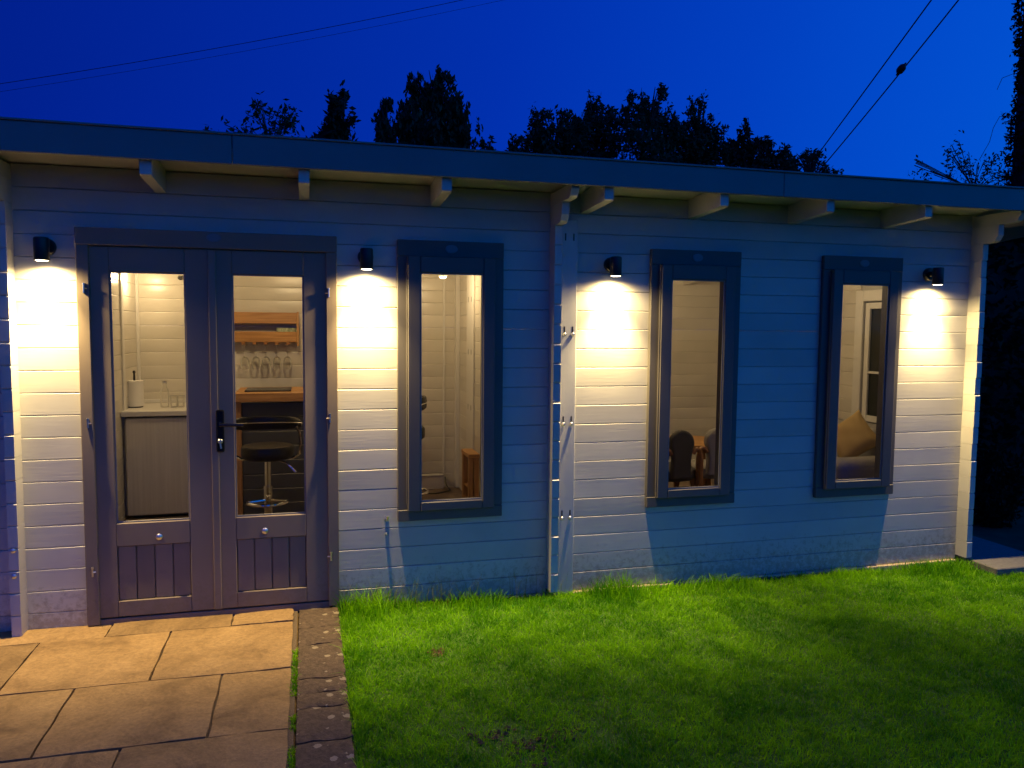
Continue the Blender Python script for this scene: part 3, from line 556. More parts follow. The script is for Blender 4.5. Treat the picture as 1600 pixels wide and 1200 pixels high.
# double door
def door():
    x0, x1, zt = DOOR; fr = -.040; node = part_node('door_frame', CAB); c = MB(CB)
    c.box(x0, x0+.058, fr, -.001, -.028, zt-.088, .003).box(x1-.058, x1, fr, -.001, -.028, zt-.088, .003).box(x0, x1, fr-.003, -.001, zt-.087, zt, .003); c.build('casing', 'door', node)
    l = MB(CB); l.box(x0+.036, x0+.052, -.0005, .075, -.028, zt-.04).box(x1-.052, x1-.036, -.0005, .075, -.028, zt-.04).box(x0+.053, x1-.053, -.0005, .075, zt-.056, zt-.04).box(x0+.053, x1-.053, .024, .045, zt-.115, zt-.0565); l.build('lining', 'door', node)
    t = MB(CB); t.box(x0+.053, x1-.053, -.02, .09, -.05, -.006, .003); t.build('threshold', 'door', node)
    p = MB(CB); p.lathe([(.028, fr-.0035), (.028, fr-.007), (.022, fr-.0085)], (-.463, 0, zt-.032), 20, 'Y'); p.v = [(-.463-CB.x+(v[0]+.463+CB.x)*1.3, v[1], zt-.032+(v[2]-zt+.032)*.8) for v in p.v]; p.build('badge', 'badge', node)
    for (a, b_, g0, g1, hinge) in ((-1.061, -.4935, -.970, -.612, -1.083), (-.4895, .106, -.380, -.015, .118)):
        lf = part_node('door_leaf', CAB); ya, yb = -.022, .022; zb, zt2 = 0.002, zt-.090; h0, h1, q0, q1 = .50, 1.806, .086, .378
        s = MB(CB); s.box(a, g0, ya, yb, zb, zt2, .003).box(g1, b_, ya, yb, zb, zt2, .003)
        for (u, v) in ((h1, zt2-.0005), (q1, h0), (zb+.0005, q0)): s.box(g0+.0005, g1-.0005, ya-.0006, yb, u, v, .003)
        s.build('frame', 'door', lf)
        g = MB(CB); g.box(g0-.004, g1+.004, -.004, .0, h0-.004, h1+.004); g.build('pane', 'glass', lf)
        bd = MB(CB)
        for (u0, u1, v0, v1) in ((g0, g0+.007, h0, h1), (g1-.007, g1, h0, h1), (g0+.0072, g1-.0072, h1-.007, h1), (g0+.0072, g1-.0072, h0, h0+.009)): bd.box(u0, u1, -.012, -.0045, v0, v1, .001)
        bd.build('glazing_bead', 'bead', lf)
        n = 4; w_ = (g1-g0)/n
        for i in range(n):
            pb = MB(CB); pb.box(g0+i*w_+.0015, g0+(i+1)*w_-.0015, -.012, .008, q0+.0005, q1-.0005, .0045); pb.build('panel_board', 'door', lf)
        pk = MB(CB); pk.box(g0, g1, .009, .014, q0+.001, q1-.001); pk.build('panel_back', 'door', lf)
        for hz in (1.715, 1.03, .255):
            h = MB(CB); h.tube([(hinge, -.044, hz-.022), (hinge, -.044, hz+.022)], .005, 8).tube([(hinge, -.046, hz+.002), (hinge+(.018 if hinge < -1 else -.018), -.034, hz)], .004, 6); h.lathe([(.007, -.004), (.007, .004)], (hinge, -.044, hz+.024), 8); h.build('hinge', 'steel', lf, 40)
        mid = -.765 if a < -.9 else -.232
        k = MB(CB); k.lathe([(.017, ya-.001), (.017, ya-.006), (.011, ya-.012), (.004, ya-.014)], (mid, 0, .419), 14, 'Y'); k.build('bolt', 'steel', lf, 40)
        if a < -.9:
            an = MB(CB); an.box(-.497, -.459, -.034, -.0226, .003, zt-.0935, .003); an.build('astragal', 'door', lf)
            h = MB(CB); h.box(-.470, -.430, -.046, -.0342, .862, 1.089, .006); h.build('handle_plate', 'gloss', lf)
            h = MB(CB); h.lathe([(.011, -.046), (.011, -.085)], (-.450, 0, 1.012), 12, 'Y').tube([(-.450, -.083, 1.012), (-.42, -.086, 1.012), (-.33, -.083, 1.009)], [.010, .009, .008], 10); h.build('lever', 'gloss', lf, 40)
            h = MB(CB); h.lathe([(.013, -.046), (.013, -.052), (.009, -.056)], (-.450, 0, .922), 12, 'Y').tube([(-.450, -.054, .922), (-.449, -.066, .916), (-.444, -.066, .885)], .0045, 6); h.build('lock_cylinder', 'steel', lf, 40)
door()

# ------------------------------------------------------------------ wall lamps
def lamp_proto(label):
    t = thing('wall_lamp', (0, 0, 0), label, 'wall lamp', 'black downlights on the cabin front')
    b = MB(); b.lathe([(.043, -.001), (.043, -.020), (.039, -.026), (.018, -.027), (.018, -.060)], (0, 0, .034), 24, 'Y'); b.build('wall_bracket', 'black', t, 35)
    s = MB(); s.lathe([(.030, .062), (.034, .058), (.035, .050), (.035, -.048), (.0335, -.051), (.0305, -.051), (.030, -.040)], (0, -.088, .012), 24); s.build('shade', 'black', t, 35)
    l = MB(); l.lathe([(.0298, -.041), (.0298, -.050), (.024, -.0535)], (0, -.088, .012), 24); l.build('lens', 'lens', t)
    return t
LP = [(-1.252, 'black downlight casting a pool left of the double doors'), (.318, 'black downlight between the double doors and the nearest window'), (1.768, 'black downlight just right of the middle storm brace'), (4.075, 'black downlight by the far right corner of the cabin')]
proto = None; LAMPS = []
for i, (x, lab) in enumerate(LP):
    o = lamp_proto(lab) if i == 0 else copy_tree(proto)
    if i == 0: proto = o
    o['label'] = lab; o.location = (x, 0, 1.885)
    LAMPS.append(o)
for i, o in enumerate(LAMPS):
    for (nm, pw, deg) in (('lamp_beam', LAMP_W, 78), ('lamp_spill', LAMP_W*.27, 168)):      # reflector beam and the soft spill round it
        ld = bpy.data.lights.new(nm, 'SPOT'); ld.energy = pw; ld.color = LAMP_COL; ld.spot_size = math.radians(deg); ld.spot_blend = 1.0; ld.shadow_soft_size = .018
        lo = bpy.data.objects.new(nm, ld); COL.objects.link(lo); lo.parent = o; lo.location = (0, -.088, -.048)

# ------------------------------------------------------------------ inside the left room
FLZ = .023
def ceiling_spot(x, y, label, power, aim=(0, 0, -1), zl=None):
    zc = ceil_z(y)+.010 if zl is None else zl
    t = thing('ceiling_spot', (x, y, zc), label, 'ceiling light', 'ceiling spots inside the cabin')
    if zl is not None: b = MB(); b.tube([(0, 0, -.01), (0, 0, ceil_z(y)+.012-zl)], .012, 10); b.build('stem', 'white', t, 40)
    b = MB(); b.lathe([(.045, 0), (.045, -.018), (.012, -.020), (.012, -.050)], (0, 0, 0), 18); b.build('ceiling_rose', 'white', t, 35)
    s = MB(); s.lathe([(.022, -.045), (.034, -.055), (.036, -.100), (.033, -.104)], (0, 0, 0), 18); s.build('shade', 'white', t, 35)
    l = MB(); l.lathe([(.030, -.105), (.026, -.116), (.012, -.122)], (0, 0, 0), 18); l.build('bulb', 'bulb', t, 40)
    ld = bpy.data.lights.new('spot_light', 'POINT'); ld.energy = power; ld.color = ROOM_COL; ld.shadow_soft_size = .03
    lo = bpy.data.objects.new('spot_light', ld); COL.objects.link(lo); lo.parent = t; lo.location = (0, 0, -.165)
    return t
p = at(215, 424, 2.35); ceiling_spot(p.x, 2.35, 'small white ceiling spot glowing in the kitchen corner above the fridge', 8, zl=p.z+.112)
p = at(692, 433, 1.95); ceiling_spot(p.x, 1.95, 'bright ceiling spot seen through the top of the nearest window', 8.5, zl=p.z+.11)
ceiling_spot(-.15, 1.45, 'ceiling spot hidden above the double doors lighting the bar', 19)
ceiling_spot(2.75, 1.75, 'ceiling spot hidden above the middle window lighting its back wall', 17)
ceiling_spot(3.55, .75, 'ceiling spot hidden above the far right window lighting the sofa', 12)

def fridge():
    x0, x1, y0, y1 = -1.365, -.845, 2.10, 2.66
    t = thing('undercounter_fridge', ((x0+x1)/2, y0, FLZ), 'brushed steel undercounter fridge behind the left door pane', 'fridge'); B = t.location
    b = MB(B); b.box(x0, x1, y0+.05, y1, FLZ+.03, .815, .006); b.build('cabinet', 'greyplas', t)
    b = MB(B); b.box(x0+.002, x1-.002, y0, y0+.046, FLZ+.022, .812, .010); b.build('door', 'stainless', t, 30)
    p = at(246, 675, 2.1); b = MB(B); b.lathe([(.020, y0-.0005), (.020, y0-.003), (.016, y0-.004)], (p.x, 0, p.z), 16, 'Y'); b.build('round_badge', 'white', t)
    b = MB(B); b.box(x0+.01, x1-.01, y0+.06, y0+.08, FLZ+.002, FLZ+.03); b.build('plinth', 'greyplas', t)
    b = MB(B); b.box(x0+.03, x1-.03, y0-.004, y0-.0005, .796, .806, .001); b.build('door_pull', 'stainless', t)
fridge()
def counter():
    t = thing('kitchen_worktop', (-1.0, 2.42, FLZ), 'cream worktop over the fridge carrying towel roll and bottle', 'worktop'); B = t.location
    b = MB(B); b.box(XL+.014, -.58, 2.07, YB-.003, .826, .868, .005); b.build('top', 'white', t)
    b = MB(B); b.box(-.62, -.584, 2.10, YB-.003, FLZ+.001, .825); b.build('end_panel', 'white', t)
    b = MB(B); b.box(XL+.014, -.63, YB-.02, YB-.003, .869, .90, .003); b.build('upstand', 'white', t)
counter()
def towel():
    p = at(211, 636, 2.40); t = thing('paper_towel_roll', (p.x, 2.40, .8685), 'white paper towel roll on a dark stand on the cream worktop', 'paper towel')
    b = MB(); b.lathe([(.060, .0), (.060, .008)], (0, 0, 0), 20); b.build('base', 'black', t)
    b = MB(); b.lathe([(.018, .010), (.062, .009), (.066, .012), (.066, .214), (.062, .217), (.018, .216)], (0, 0, 0), 28); b.build('roll', 'paper', t, 40)
    b = MB(); b.tube([(0, 0, .009), (0, 0, .275)], .008, 10); b.lathe([(.008, .275), (.013, .282), (.008, .296)], (0, 0, 0), 12); b.build('spindle', 'black', t, 40)
towel()
def bottle():
    p = at(258, 640, 2.36); t = thing('glass_bottle', (p.x, 2.36, .8685), 'clear glass bottle beside the towel roll', 'bottle')
    b = MB(); b.lathe([(.030, .0), (.034, .004), (.034, .115), (.030, .140), (.017, .165), (.016, .195), (.019, .197), (.019, .207)], (0, 0, 0), 18); b.build('body', 'thinglass', t, 40)
    b = MB(); b.lathe([(.0195, .199), (.0195, .216)], (0, 0, 0), 14); b.build('cap', 'steel', t, 40)
bottle()
for i, (px, lab) in enumerate(((272, 'clear tumbler next to the glass bottle'), (283, 'clear tumbler furthest right on the cream worktop'))):
    p = at(px, 640, 2.33); t = thing('drinking_tumbler', (p.x, 2.33, .8685), lab, 'glass', 'tumblers on the worktop'); b = MB(); b.lathe([(.022, 0), (.027, .004), (.031, .095), (.029, .095), (.024, .008)], (0, 0, 0), 16); b.build('body', 'thinglass', t, 40)
    b = MB(); b.lathe([(.0312, .092), (.0316, .096), (.0302, .097)], (0, 0, 0), 16); b.build('rim', 'thinglass', t, 40)
p = at(282, 434, YB); t = thing('wall_sensor', (p.x, YB-.001, p.z), 'small grey round sensor high on the kitchen back wall', 'sensor'); b = MB(); b.lathe([(.020, 0), (.020, -.012), (.014, -.018)], (0, 0, 0), 16, 'Y'); b.build('housing', 'greyplas', t, 40); b = MB(); b.lathe([(.006, -.0185), (.004, -.022)], (0, 0, 0), 10, 'Y'); b.build('eye', 'black', t, 40)

def bar():
    t = thing('breakfast_bar', (0, 2.1, FLZ), 'pine topped breakfast bar with dark boarded front behind the stool', 'bar counter'); B = t.location
    b = MB(B); b.box(-.545, .62, 1.88, 2.45, .942, 1.016, .006); b.build('worktop', 'pine', t)
    for i in range(8):
        z = FLZ+.002+i*ROW
        b = MB(B); b.box(-.497, .58, 1.935, 1.965, z, min(z+ROW-.003, .941), .004); b.build('board', 'charboard', t)
    b = MB(B); b.box(-.54, -.499, 1.915, 1.975, FLZ+.001, .9415, .003); b.build('post', 'pineZ', t)
    b = MB(B); b.box(.585, .61, 1.915, 2.44, FLZ+.001, .9415, .003); b.build('end_panel', 'pineZ', t)
bar()
def hob():
    t = thing('tabletop_hob', (-.29, 2.12, 1.017), 'thin black hob lying on the pine bar top', 'hob'); B = t.location
    b = MB(B); b.box(-.475, -.125, 1.96, 2.26, 1.0172, 1.028, .003); b.build('glass_top', 'gloss', t)
    b = MB(B); b.box(-.46, -.14, 1.952, 1.959, 1.0175, 1.026, .001); b.build('control_strip', 'greyplas', t)
hob()
def shelf():
    y0, y1 = 2.60, 2.738; x0, x1 = -.66, -.068; t = thing('wall_shelf', (-.36, y1, 1.36), 'pine two rail wall shelf holding cups above the hanging glasses', 'shelf'); B = t.location
    for (z0, z1) in ((1.552, 1.648), (1.392, 1.482)):
        b = MB(B); b.box(x0, x1-.016, y0, y0+.018, z0, z1, .003); b.build('rail', 'pine', t)
    for X in (x0-.018, x1-.016):
        b = MB(B); b.box(X, X+.018, y0-.002, y1, 1.36, 1.655, .003); b.build('side', 'pineZ', t)
    for z in (1.395, 1.555):
        b = MB(B); b.box(x0+.001, x1-.017, y0+.019, y1, z, z+.014, .002); b.build('shelf_board', 'pine', t)
    for X in np.arange(x0+.04, x1-.03, .092):
        b = MB(B); b.prism([(X-.022, 1.391), (X+.022, 1.391), (X+.010, 1.381), (X+.020, 1.372), (X-.020, 1.372), (X-.010, 1.381)], y0+.004, y1-.02, 'Y'); b.build('glass_rack', 'oak', t)
shelf()
gx = [at(px, 570, 2.66).x for px in (383, 400, 416, 433, 449)]
for i, X in enumerate(gx):
    t = thing('wine_glass', (X, 2.66, 1.371), ['leftmost', 'second from left', 'third from left', 'fourth from left', 'rightmost'][i]+' wine glass hanging upside down under the pine shelf', 'wine glass', 'wine glasses under the shelf')
    b = MB(); b.lathe([(.030, -.001), (.030, -.004), (.006, -.010)], (0, 0, 0), 16); b.build('foot', 'thinglass', t, 40)
    b = MB(); b.tube([(0, 0, -.008), (0, 0, -.105)], .0035, 8); b.build('stem', 'thinglass', t, 40)
    b = MB(); b.lathe([(.006, -.104), (.026, -.118), (.036, -.145), (.036, -.175), (.029, -.215), (.027, -.215), (.034, -.175), (.034, -.147), (.024, -.122)], (0, 0, 0), 18); b.build('bowl', 'thinglass', t, 40)
for i, px in enumerate((438, 447, 457)):
    p = at(px, 512, 2.66); t = thing('tea_cup', (p.x, 2.665, 1.4095), ['left', 'middle', 'right'][i]+' one of three green and white cups on the pine shelf', 'cup', 'cups on the shelf')
    b = MB(); b.lathe([(.018, 0), (.028, .012), (.034, .105), (.031, .105), (.025, .014)], (0, 0, 0), 18); b.build('body', 'mug', t, 40)
    b = MB(); b.tube([(.030, -.010, .085), (.044, -.018, .075), (.044, -.018, .045), (.028, -.010, .03)], .005, 6); b.build('handle', 'mug', t, 40)
def stool(x, y, rot, label, lift=0):
    t = thing('bar_stool', (x, y, FLZ), label, 'bar stool', 'bar stools'); t.rotation_euler.z = rot; L = lift
    b = MB(); b.lathe([(.195, .001), (.195, .006), (.16, .014), (.04, .028), (.034, .05)], (0, 0, 0), 32); b.build('base', 'chrome', t, 40)
    b = MB(); b.tube([(0, 0, .03), (0, 0, .40)], .030, 16).tube([(0, 0, .40), (0, 0, .60+L)], .022, 16); b.build('column', 'chrome', t, 40)
    b = MB(); pts = [(.03*math.copysign(1, -.3)*0, -.02, .30)]; pts = [(-.02, -.02, .30), (-.12, -.06, .30)]+[(.135*math.cos(a), .135*math.sin(a)-.06, .30) for a in np.linspace(math.pi, 2*math.pi, 12)]+[(.12, -.06, .30), (.02, -.02, .30)]; b.tube(pts, .010, 8); b.build('footrest', 'chrome', t, 40)
    b = MB(); b.lathe([(.10, .585+L), (.155, .592+L), (.172, .605+L), (.176, .625+L), (.176, .665+L), (.166, .683+L), (.12, .690+L), (.02, .682+L)], (0, 0, 0), 32); b.build('seat', 'leather', t, 50)
    b = MB(); b.tube([(.06, -.02, .585+L), (.13, -.05, .56+L), (.19, -.08, .50+L)], [.006, .006, .009], 8); b.build('gas_lever', 'chrome', t, 40)
    fr = MB()
    for s in (-1, 1): fr.tube([(s*.10, .02, .586+L), (s*.175, .0, .592+L), (s*.215, -.03, .625+L), (s*.222, -.07, .70+L), (s*.216, -.10, .78+L), (s*.195, -.125, .83+L)], .009, 8)
    fr.build('arm_loop', 'chrome', t, 40)
    vs = []; fs = []; A = np.linspace(math.radians(203), math.radians(337), 17); prof = [(.0, -.040), (.014, -.046), (.026, -.036), (.030, 0), (.026, .036), (.014, .046), (.0, .040), (-.004, 0)]
    for i, a in enumerate(A):
        ed = 1-.45*abs((i-8)/8)**4; dz = -.022*((i-8)/8)**2
        for (q, h) in prof: vs.append(((.222+q)*math.cos(a), (.222+q)*math.sin(a)*.75, .862+L+dz+h*ed))
    k = len(prof)
    for i in range(len(A)-1):
        for j in range(k): fs.append((i*k+j, i*k+(j+1) % k, (i+1)*k+(j+1) % k, (i+1)*k+j))
    fs += [tuple(range(k)), tuple((len(A)-1)*k+j for j in range(k))[::-1]]
    b = MB(); b.add(vs, fs); b.build('backrest', 'leather', t, 60)
    b = MB(); b.tube([((.254)*math.cos(a), .254*math.sin(a)*.75, .864+L-.022*((i-8)/8)**2) for i, a in enumerate(A)], .004, 6); b.build('back_trim', 'chrome', t, 40)
p = at(418, 700, 1.2); stool(p.x, 1.2, 0, 'black padded chrome bar stool in front of the breakfast bar')
p = at(668, 630, 1.25); stool(p.x-.195, 1.25, 1.35, 'black bar stool mostly hidden left of the nearest window, backrest tip showing', .10)
def side_table():
    x0, x1, y0, y1, zt = 1.10, 1.355, 1.72, 2.02, .505
    p = at(731, 700, y0); x0 = p.x+.005
    t = thing('wooden_side_table', ((x0+x1)/2, (y0+y1)/2, FLZ), 'small light wood side table by the divider inside the nearest window', 'side table'); B = t.location
    b = MB(B); b.box(x0, x1, y0, y1, zt-.035, zt, .005); b.build('top', 'pine', t)
    for X in (x0+.004, x1-.045):
        for Y in (y0+.005, y1-.045): b = MB(B); b.box(X, X+.04, Y, Y+.04, FLZ+.001, zt-.036, .003); b.build('leg', 'pineZ', t)
    b = MB(B); b.box(x0+.045, x1-.046, y0+.012, y0+.03, zt-.085, zt-.037, .002); b.build('apron', 'pine', t)
    b = MB(B); b.box(x0+.02, x1-.02, y0+.02, y1-.02, .20, .215, .002); b.build('shelf', 'pine', t)
side_table()
def skirt_box():
    a = at(650, 740, YB-.07); t = thing('skirting_box', (1.05, YB-.03, FLZ), 'low white boxed skirting on the back wall seen through the nearest window', 'skirting'); B = t.location
    b = MB(B); b.box(.62, 1.222, YB-.075, YB-.016, FLZ+.001, .150, .004); b.build('box', 'white', t)
    b = MB(B); b.box(.62, 1.224, YB-.082, YB-.014, .1505, .160, .003); b.build('cap', 'white', t)
skirt_box()
c = MB((1.0, 2.45, FLZ)); pts = [at(px, 760, 2.5) for px in (655, 665, 680, 695, 703, 706)]
c.tube([(q.x, 2.52-.05*math.sin(i), FLZ+.008) for i, q in enumerate(pts)]+[(1.235, 2.60, FLZ+.05), (1.23, 2.65, FLZ+.12)], .006, 6); tag(c.build('power_cable', 'greyplas', None, 40), 'black power cable lying on the floor below the white skirting', 'cable')

# ------------------------------------------------------------------ inside the right room
def tub_chair(x, y, rot, label, fab, wood):
    t = thing('round_back_chair', (x, y, FLZ), label, 'chair', 'round backed chairs'); t.rotation_euler.z = rot
    prof = []
    for a in np.linspace(-.5, math.pi+.5, 22): prof.append((.100*math.cos(a), .635+.100*math.sin(a)))
    prof += [(-.075, .50), (-.085, .36), (.085, .36), (.075, .50)]
    b = MB(); b.prism(prof, -.04, .03, 'Y'); o_ = b.build('backrest', fab, t, 40); bv = o_.modifiers.new('round', 'BEVEL'); bv.width = .018; bv.segments = 3; bv.limit_method = 'ANGLE'
    b = MB(); b.lathe([(.19, .33), (.215, .345), (.22, .375), (.21, .41), (.17, .425), (.02, .428)], (0, .20, 0), 28); b.build('seat', fab, t, 50)
    for sx in (-1, 1):
        for sy in (.06, .34): b = MB(); b.tube([(sx*.13, sy, .34), (sx*.18, sy+(-.05 if sy < .2 else .05), .001)], [.020, .013], 10); b.build('leg', wood, t, 40)
    for sx in (-1, 1):
        b = MB(); pts = [(sx*.165, -.02, .001), (sx*.165, -.02, .36)]+[(sx*(.125+.04*math.cos(a)), -.02, .50+.085*math.sin(a)) for a in np.linspace(0, math.pi*.8, 7)]; b.tube(pts, .019, 8); b.build('bentwood_bow', wood, t, 40)
p = at(1064, 700, 1.0); tub_chair(p.x, 1.0, 0, 'dark round backed chair at the left of the middle window', 'fabricd', 'oak')
p = at(1119, 700, 1.05); tub_chair(p.x, 1.05, 0, 'grey round backed chair at the right of the middle window', 'fabric', 'oak')
def table_round():
    p = at(1093, 700, 1.6); t = thing('coffee_table', (p.x, 1.75, FLZ), 'warm wood table glimpsed between the two round backed chairs', 'table')
    b = MB(); b.lathe([(.30, .50), (.31, .505), (.31, .53), (.30, .535)], (0, 0, 0), 32); b.build('top', 'pine', t, 40)
    for k in range(3):
        a = k*2.09+.5; b = MB(); b.tube([(.18*math.cos(a), .18*math.sin(a), .50), (.27*math.cos(a), .27*math.sin(a), .001)], [.02, .014], 10); b.build('leg', 'oak', t, 40)
table_round()
def cushion(loc, size, thick, rot, label):
    n = 13; vs = []; fs = []
    for sgn in (1, -1):
        for i in range(n):
            for j in range(n):
                u, v = -1+2*i/(n-1), -1+2*j/(n-1); pin = 1-.10*(1-abs(u)**1.5)*abs(v)**4-.10*(1-abs(v)**1.5)*abs(u)**4
                h = ((1-u**4)*(1-v**4))**.55; wr = .05*math.sin(7*u+3*v)*math.sin(5*v-2*u)*h
                vs.append((u*size/2*(1-.10*(1-v*v)*abs(u)**3), v*size/2*(1-.10*(1-u*u)*abs(v)**3), sgn*thick/2*(h*(1+wr*2)+.02)))
    o_ = n*n
    for i in range(n-1):
        for j in range(n-1):
            fs.append((i*n+j, (i+1)*n+j, (i+1)*n+j+1, i*n+j+1)); fs.append((o_+i*n+j, o_+i*n+j+1, o_+(i+1)*n+j+1, o_+(i+1)*n+j))
    ring = [i*n for i in range(n)]+[(n-1)*n+j for j in range(1, n)]+[i*n+n-1 for i in range(n-2, -1, -1)]+[j for j in range(n-2, 0, -1)]
    fs += [(ring[q], o_+ring[q], o_+ring[(q+1) % len(ring)], ring[(q+1) % len(ring)]) for q in range(len(ring))]
    b = MB(); b.add(vs, fs); o = b.build('cushion', 'mustard', None, 60); o.location = loc; o.rotation_euler = rot; return tag(o, label, 'cushion', 'mustard cushions')
def rounded_slab(mb, x0, x1, y0, y1, z0, z1, r):
    mb.box(x0, x1, y0, y1, z0, z1, r)
def sofa():
    x0, x1, y0, y1 = 3.62, 4.40, .25, 1.95; t = thing('grey_sofa', ((x0+x1)/2, (y0+y1)/2, FLZ), 'grey fabric sofa along the end wall behind the far right window', 'sofa'); B = t.location
    def soft(nm, *a):
        b = MB(B); b.box(*a[:6]); o = b.build(nm, a[7] if len(a) > 7 else 'fabric', t, 60); bv = o.modifiers.new('round', 'BEVEL'); bv.width = a[6]; bv.segments = 5; return o
    soft('base', x0+.03, x1, y0+.02, y1-.02, FLZ+.10, .30, .03, 'fabricd')
    soft('seat_cushion', x0, x1-.20, y0+.205, (y0+y1)/2-.003, .29, .45, .05); soft('seat_cushion', x0, x1-.20, (y0+y1)/2+.003, y1-.205, .29, .45, .05)
    soft('back_cushion', x1-.22, x1-.005, y0+.19, (y0+y1)/2-.003, .38, .80, .07); soft('back_cushion', x1-.22, x1-.005, (y0+y1)/2+.003, y1-.19, .38, .80, .07)
    for (a, b_) in ((y0, y0+.20), (y1-.20, y1)): soft('arm', x0+.02, x1-.01, a, b_, FLZ+.12, .615, .07)
    for X in (x0+.08, x1-.08):
        for Y in (y0+.08, y1-.08): b = MB(B); b.tube([(X, Y, FLZ+.001), (X, Y, FLZ+.13)], [.018, .024], 10); b.build('leg', 'oak', t, 40)
sofa()
p = at(1331, 684, .60)
_q = Vector((-.74, -.52, .42)).to_track_quat('Z', 'Y').to_matrix() @ Matrix.Rotation(.72, 3, 'Z')
cushion((p.x, .60, p.z), .33, .13, _q.to_euler(), 'mustard cushion lying against the back of the grey sofa')
p = at(1046, 652, 1.3); cushion((p.x-.10, 1.62, p.z-.02), .26, .10, (1.3, .6, .5), 'mustard cushion corner peeping in at the left of the middle window')
# small chair carrying that cushion, hidden left of the window
def pouffe():
    t = thing('low_bookcase', (p.x-.16, 1.62, FLZ), 'pale low cupboard under the mustard cushion, left of the middle window', 'cupboard'); B = t.location; X = p.x-.16
    b = MB(B); b.box(X-.22, X+.20, 1.48, 1.80, FLZ+.04, p.z-.15, .006); b.build('carcass', 'white', t)
    b = MB(B); b.box(X-.21, X+.19, 1.50, 1.79, FLZ+.001, FLZ+.039); b.build('plinth', 'white', t)
pouffe()
# glazed opening in the right end wall
def side_window():
    node = part_node('end_window', CAB); X = XR-.016; y0, y1, z0, z1 = .30, 1.075, .70, 1.86
    c = MB(CB)
    for (a, b_, c0, c1) in ((y0, y0+.09, z0, z1), (y1-.09, y1, z0, z1), (y0+.0905, y1-.0905, z1-.09, z1), (y0+.0905, y1-.0905, z0, z0+.09)): c.box(X-.035, X+.0, a, b_, c0, c1, .006)
    c.build('casing', 'white', node)
    s = MB(CB); ym = (y0+y1)/2
    for (a, b_, c0, c1) in ((y0+.11, y0+.16, z0+.10, z1-.10), (y1-.16, y1-.11, z0+.10, z1-.10), (ym-.03, ym+.03, z0+.10, z1-.10), (y0+.161, ym-.031, z1-.15, z1-.10), (ym+.031, y1-.161, z1-.15, z1-.10), (y0+.161, ym-.031, z0+.10, z0+.15), (ym+.031, y1-.161, z0+.10, z0+.15), (y0+.161, ym-.031, 1.19, 1.21), (ym+.031, y1-.161, 1.19, 1.21)): s.box(X-.022, X+.004, a, b_, c0, c1, .003)
    s.build('sash', 'white', node)
    g = MB(CB); g.box(X-.004, X+.0015, y0+.10, y1-.10, z0+.095, z1-.095); g.build('pane', 'nightglass', node)
M['nightglass'] = mat('dark_window_glass', (.010, .014, .012), .06)
side_window()
# door hook on the wall
h = thing('door_hook', (.428, 0, .44), 'white door hook on the boards between the doors and nearest window', 'hook')
b = MB(); b.lathe([(.012, .0), (.012, -.005), (.006, -.006)], (0, 0, 0), 12, 'Y'); b.build('plate', 'steel', h, 40)
b = MB(); b.tube([(0, -.004, 0), (0, -.045, .002), (0, -.060, .012), (0, -.062, .03)], [.005, .005, .006, .008], 8); b.build('peg', 'steel', h, 40)
b = MB(); b.lathe([(.009, .0), (.009, -.006), (.004, -.012), (.004, -.03)], (0, 0, -.085), 12, 'Y'); b.build('screw_eye', 'steel', h, 40)

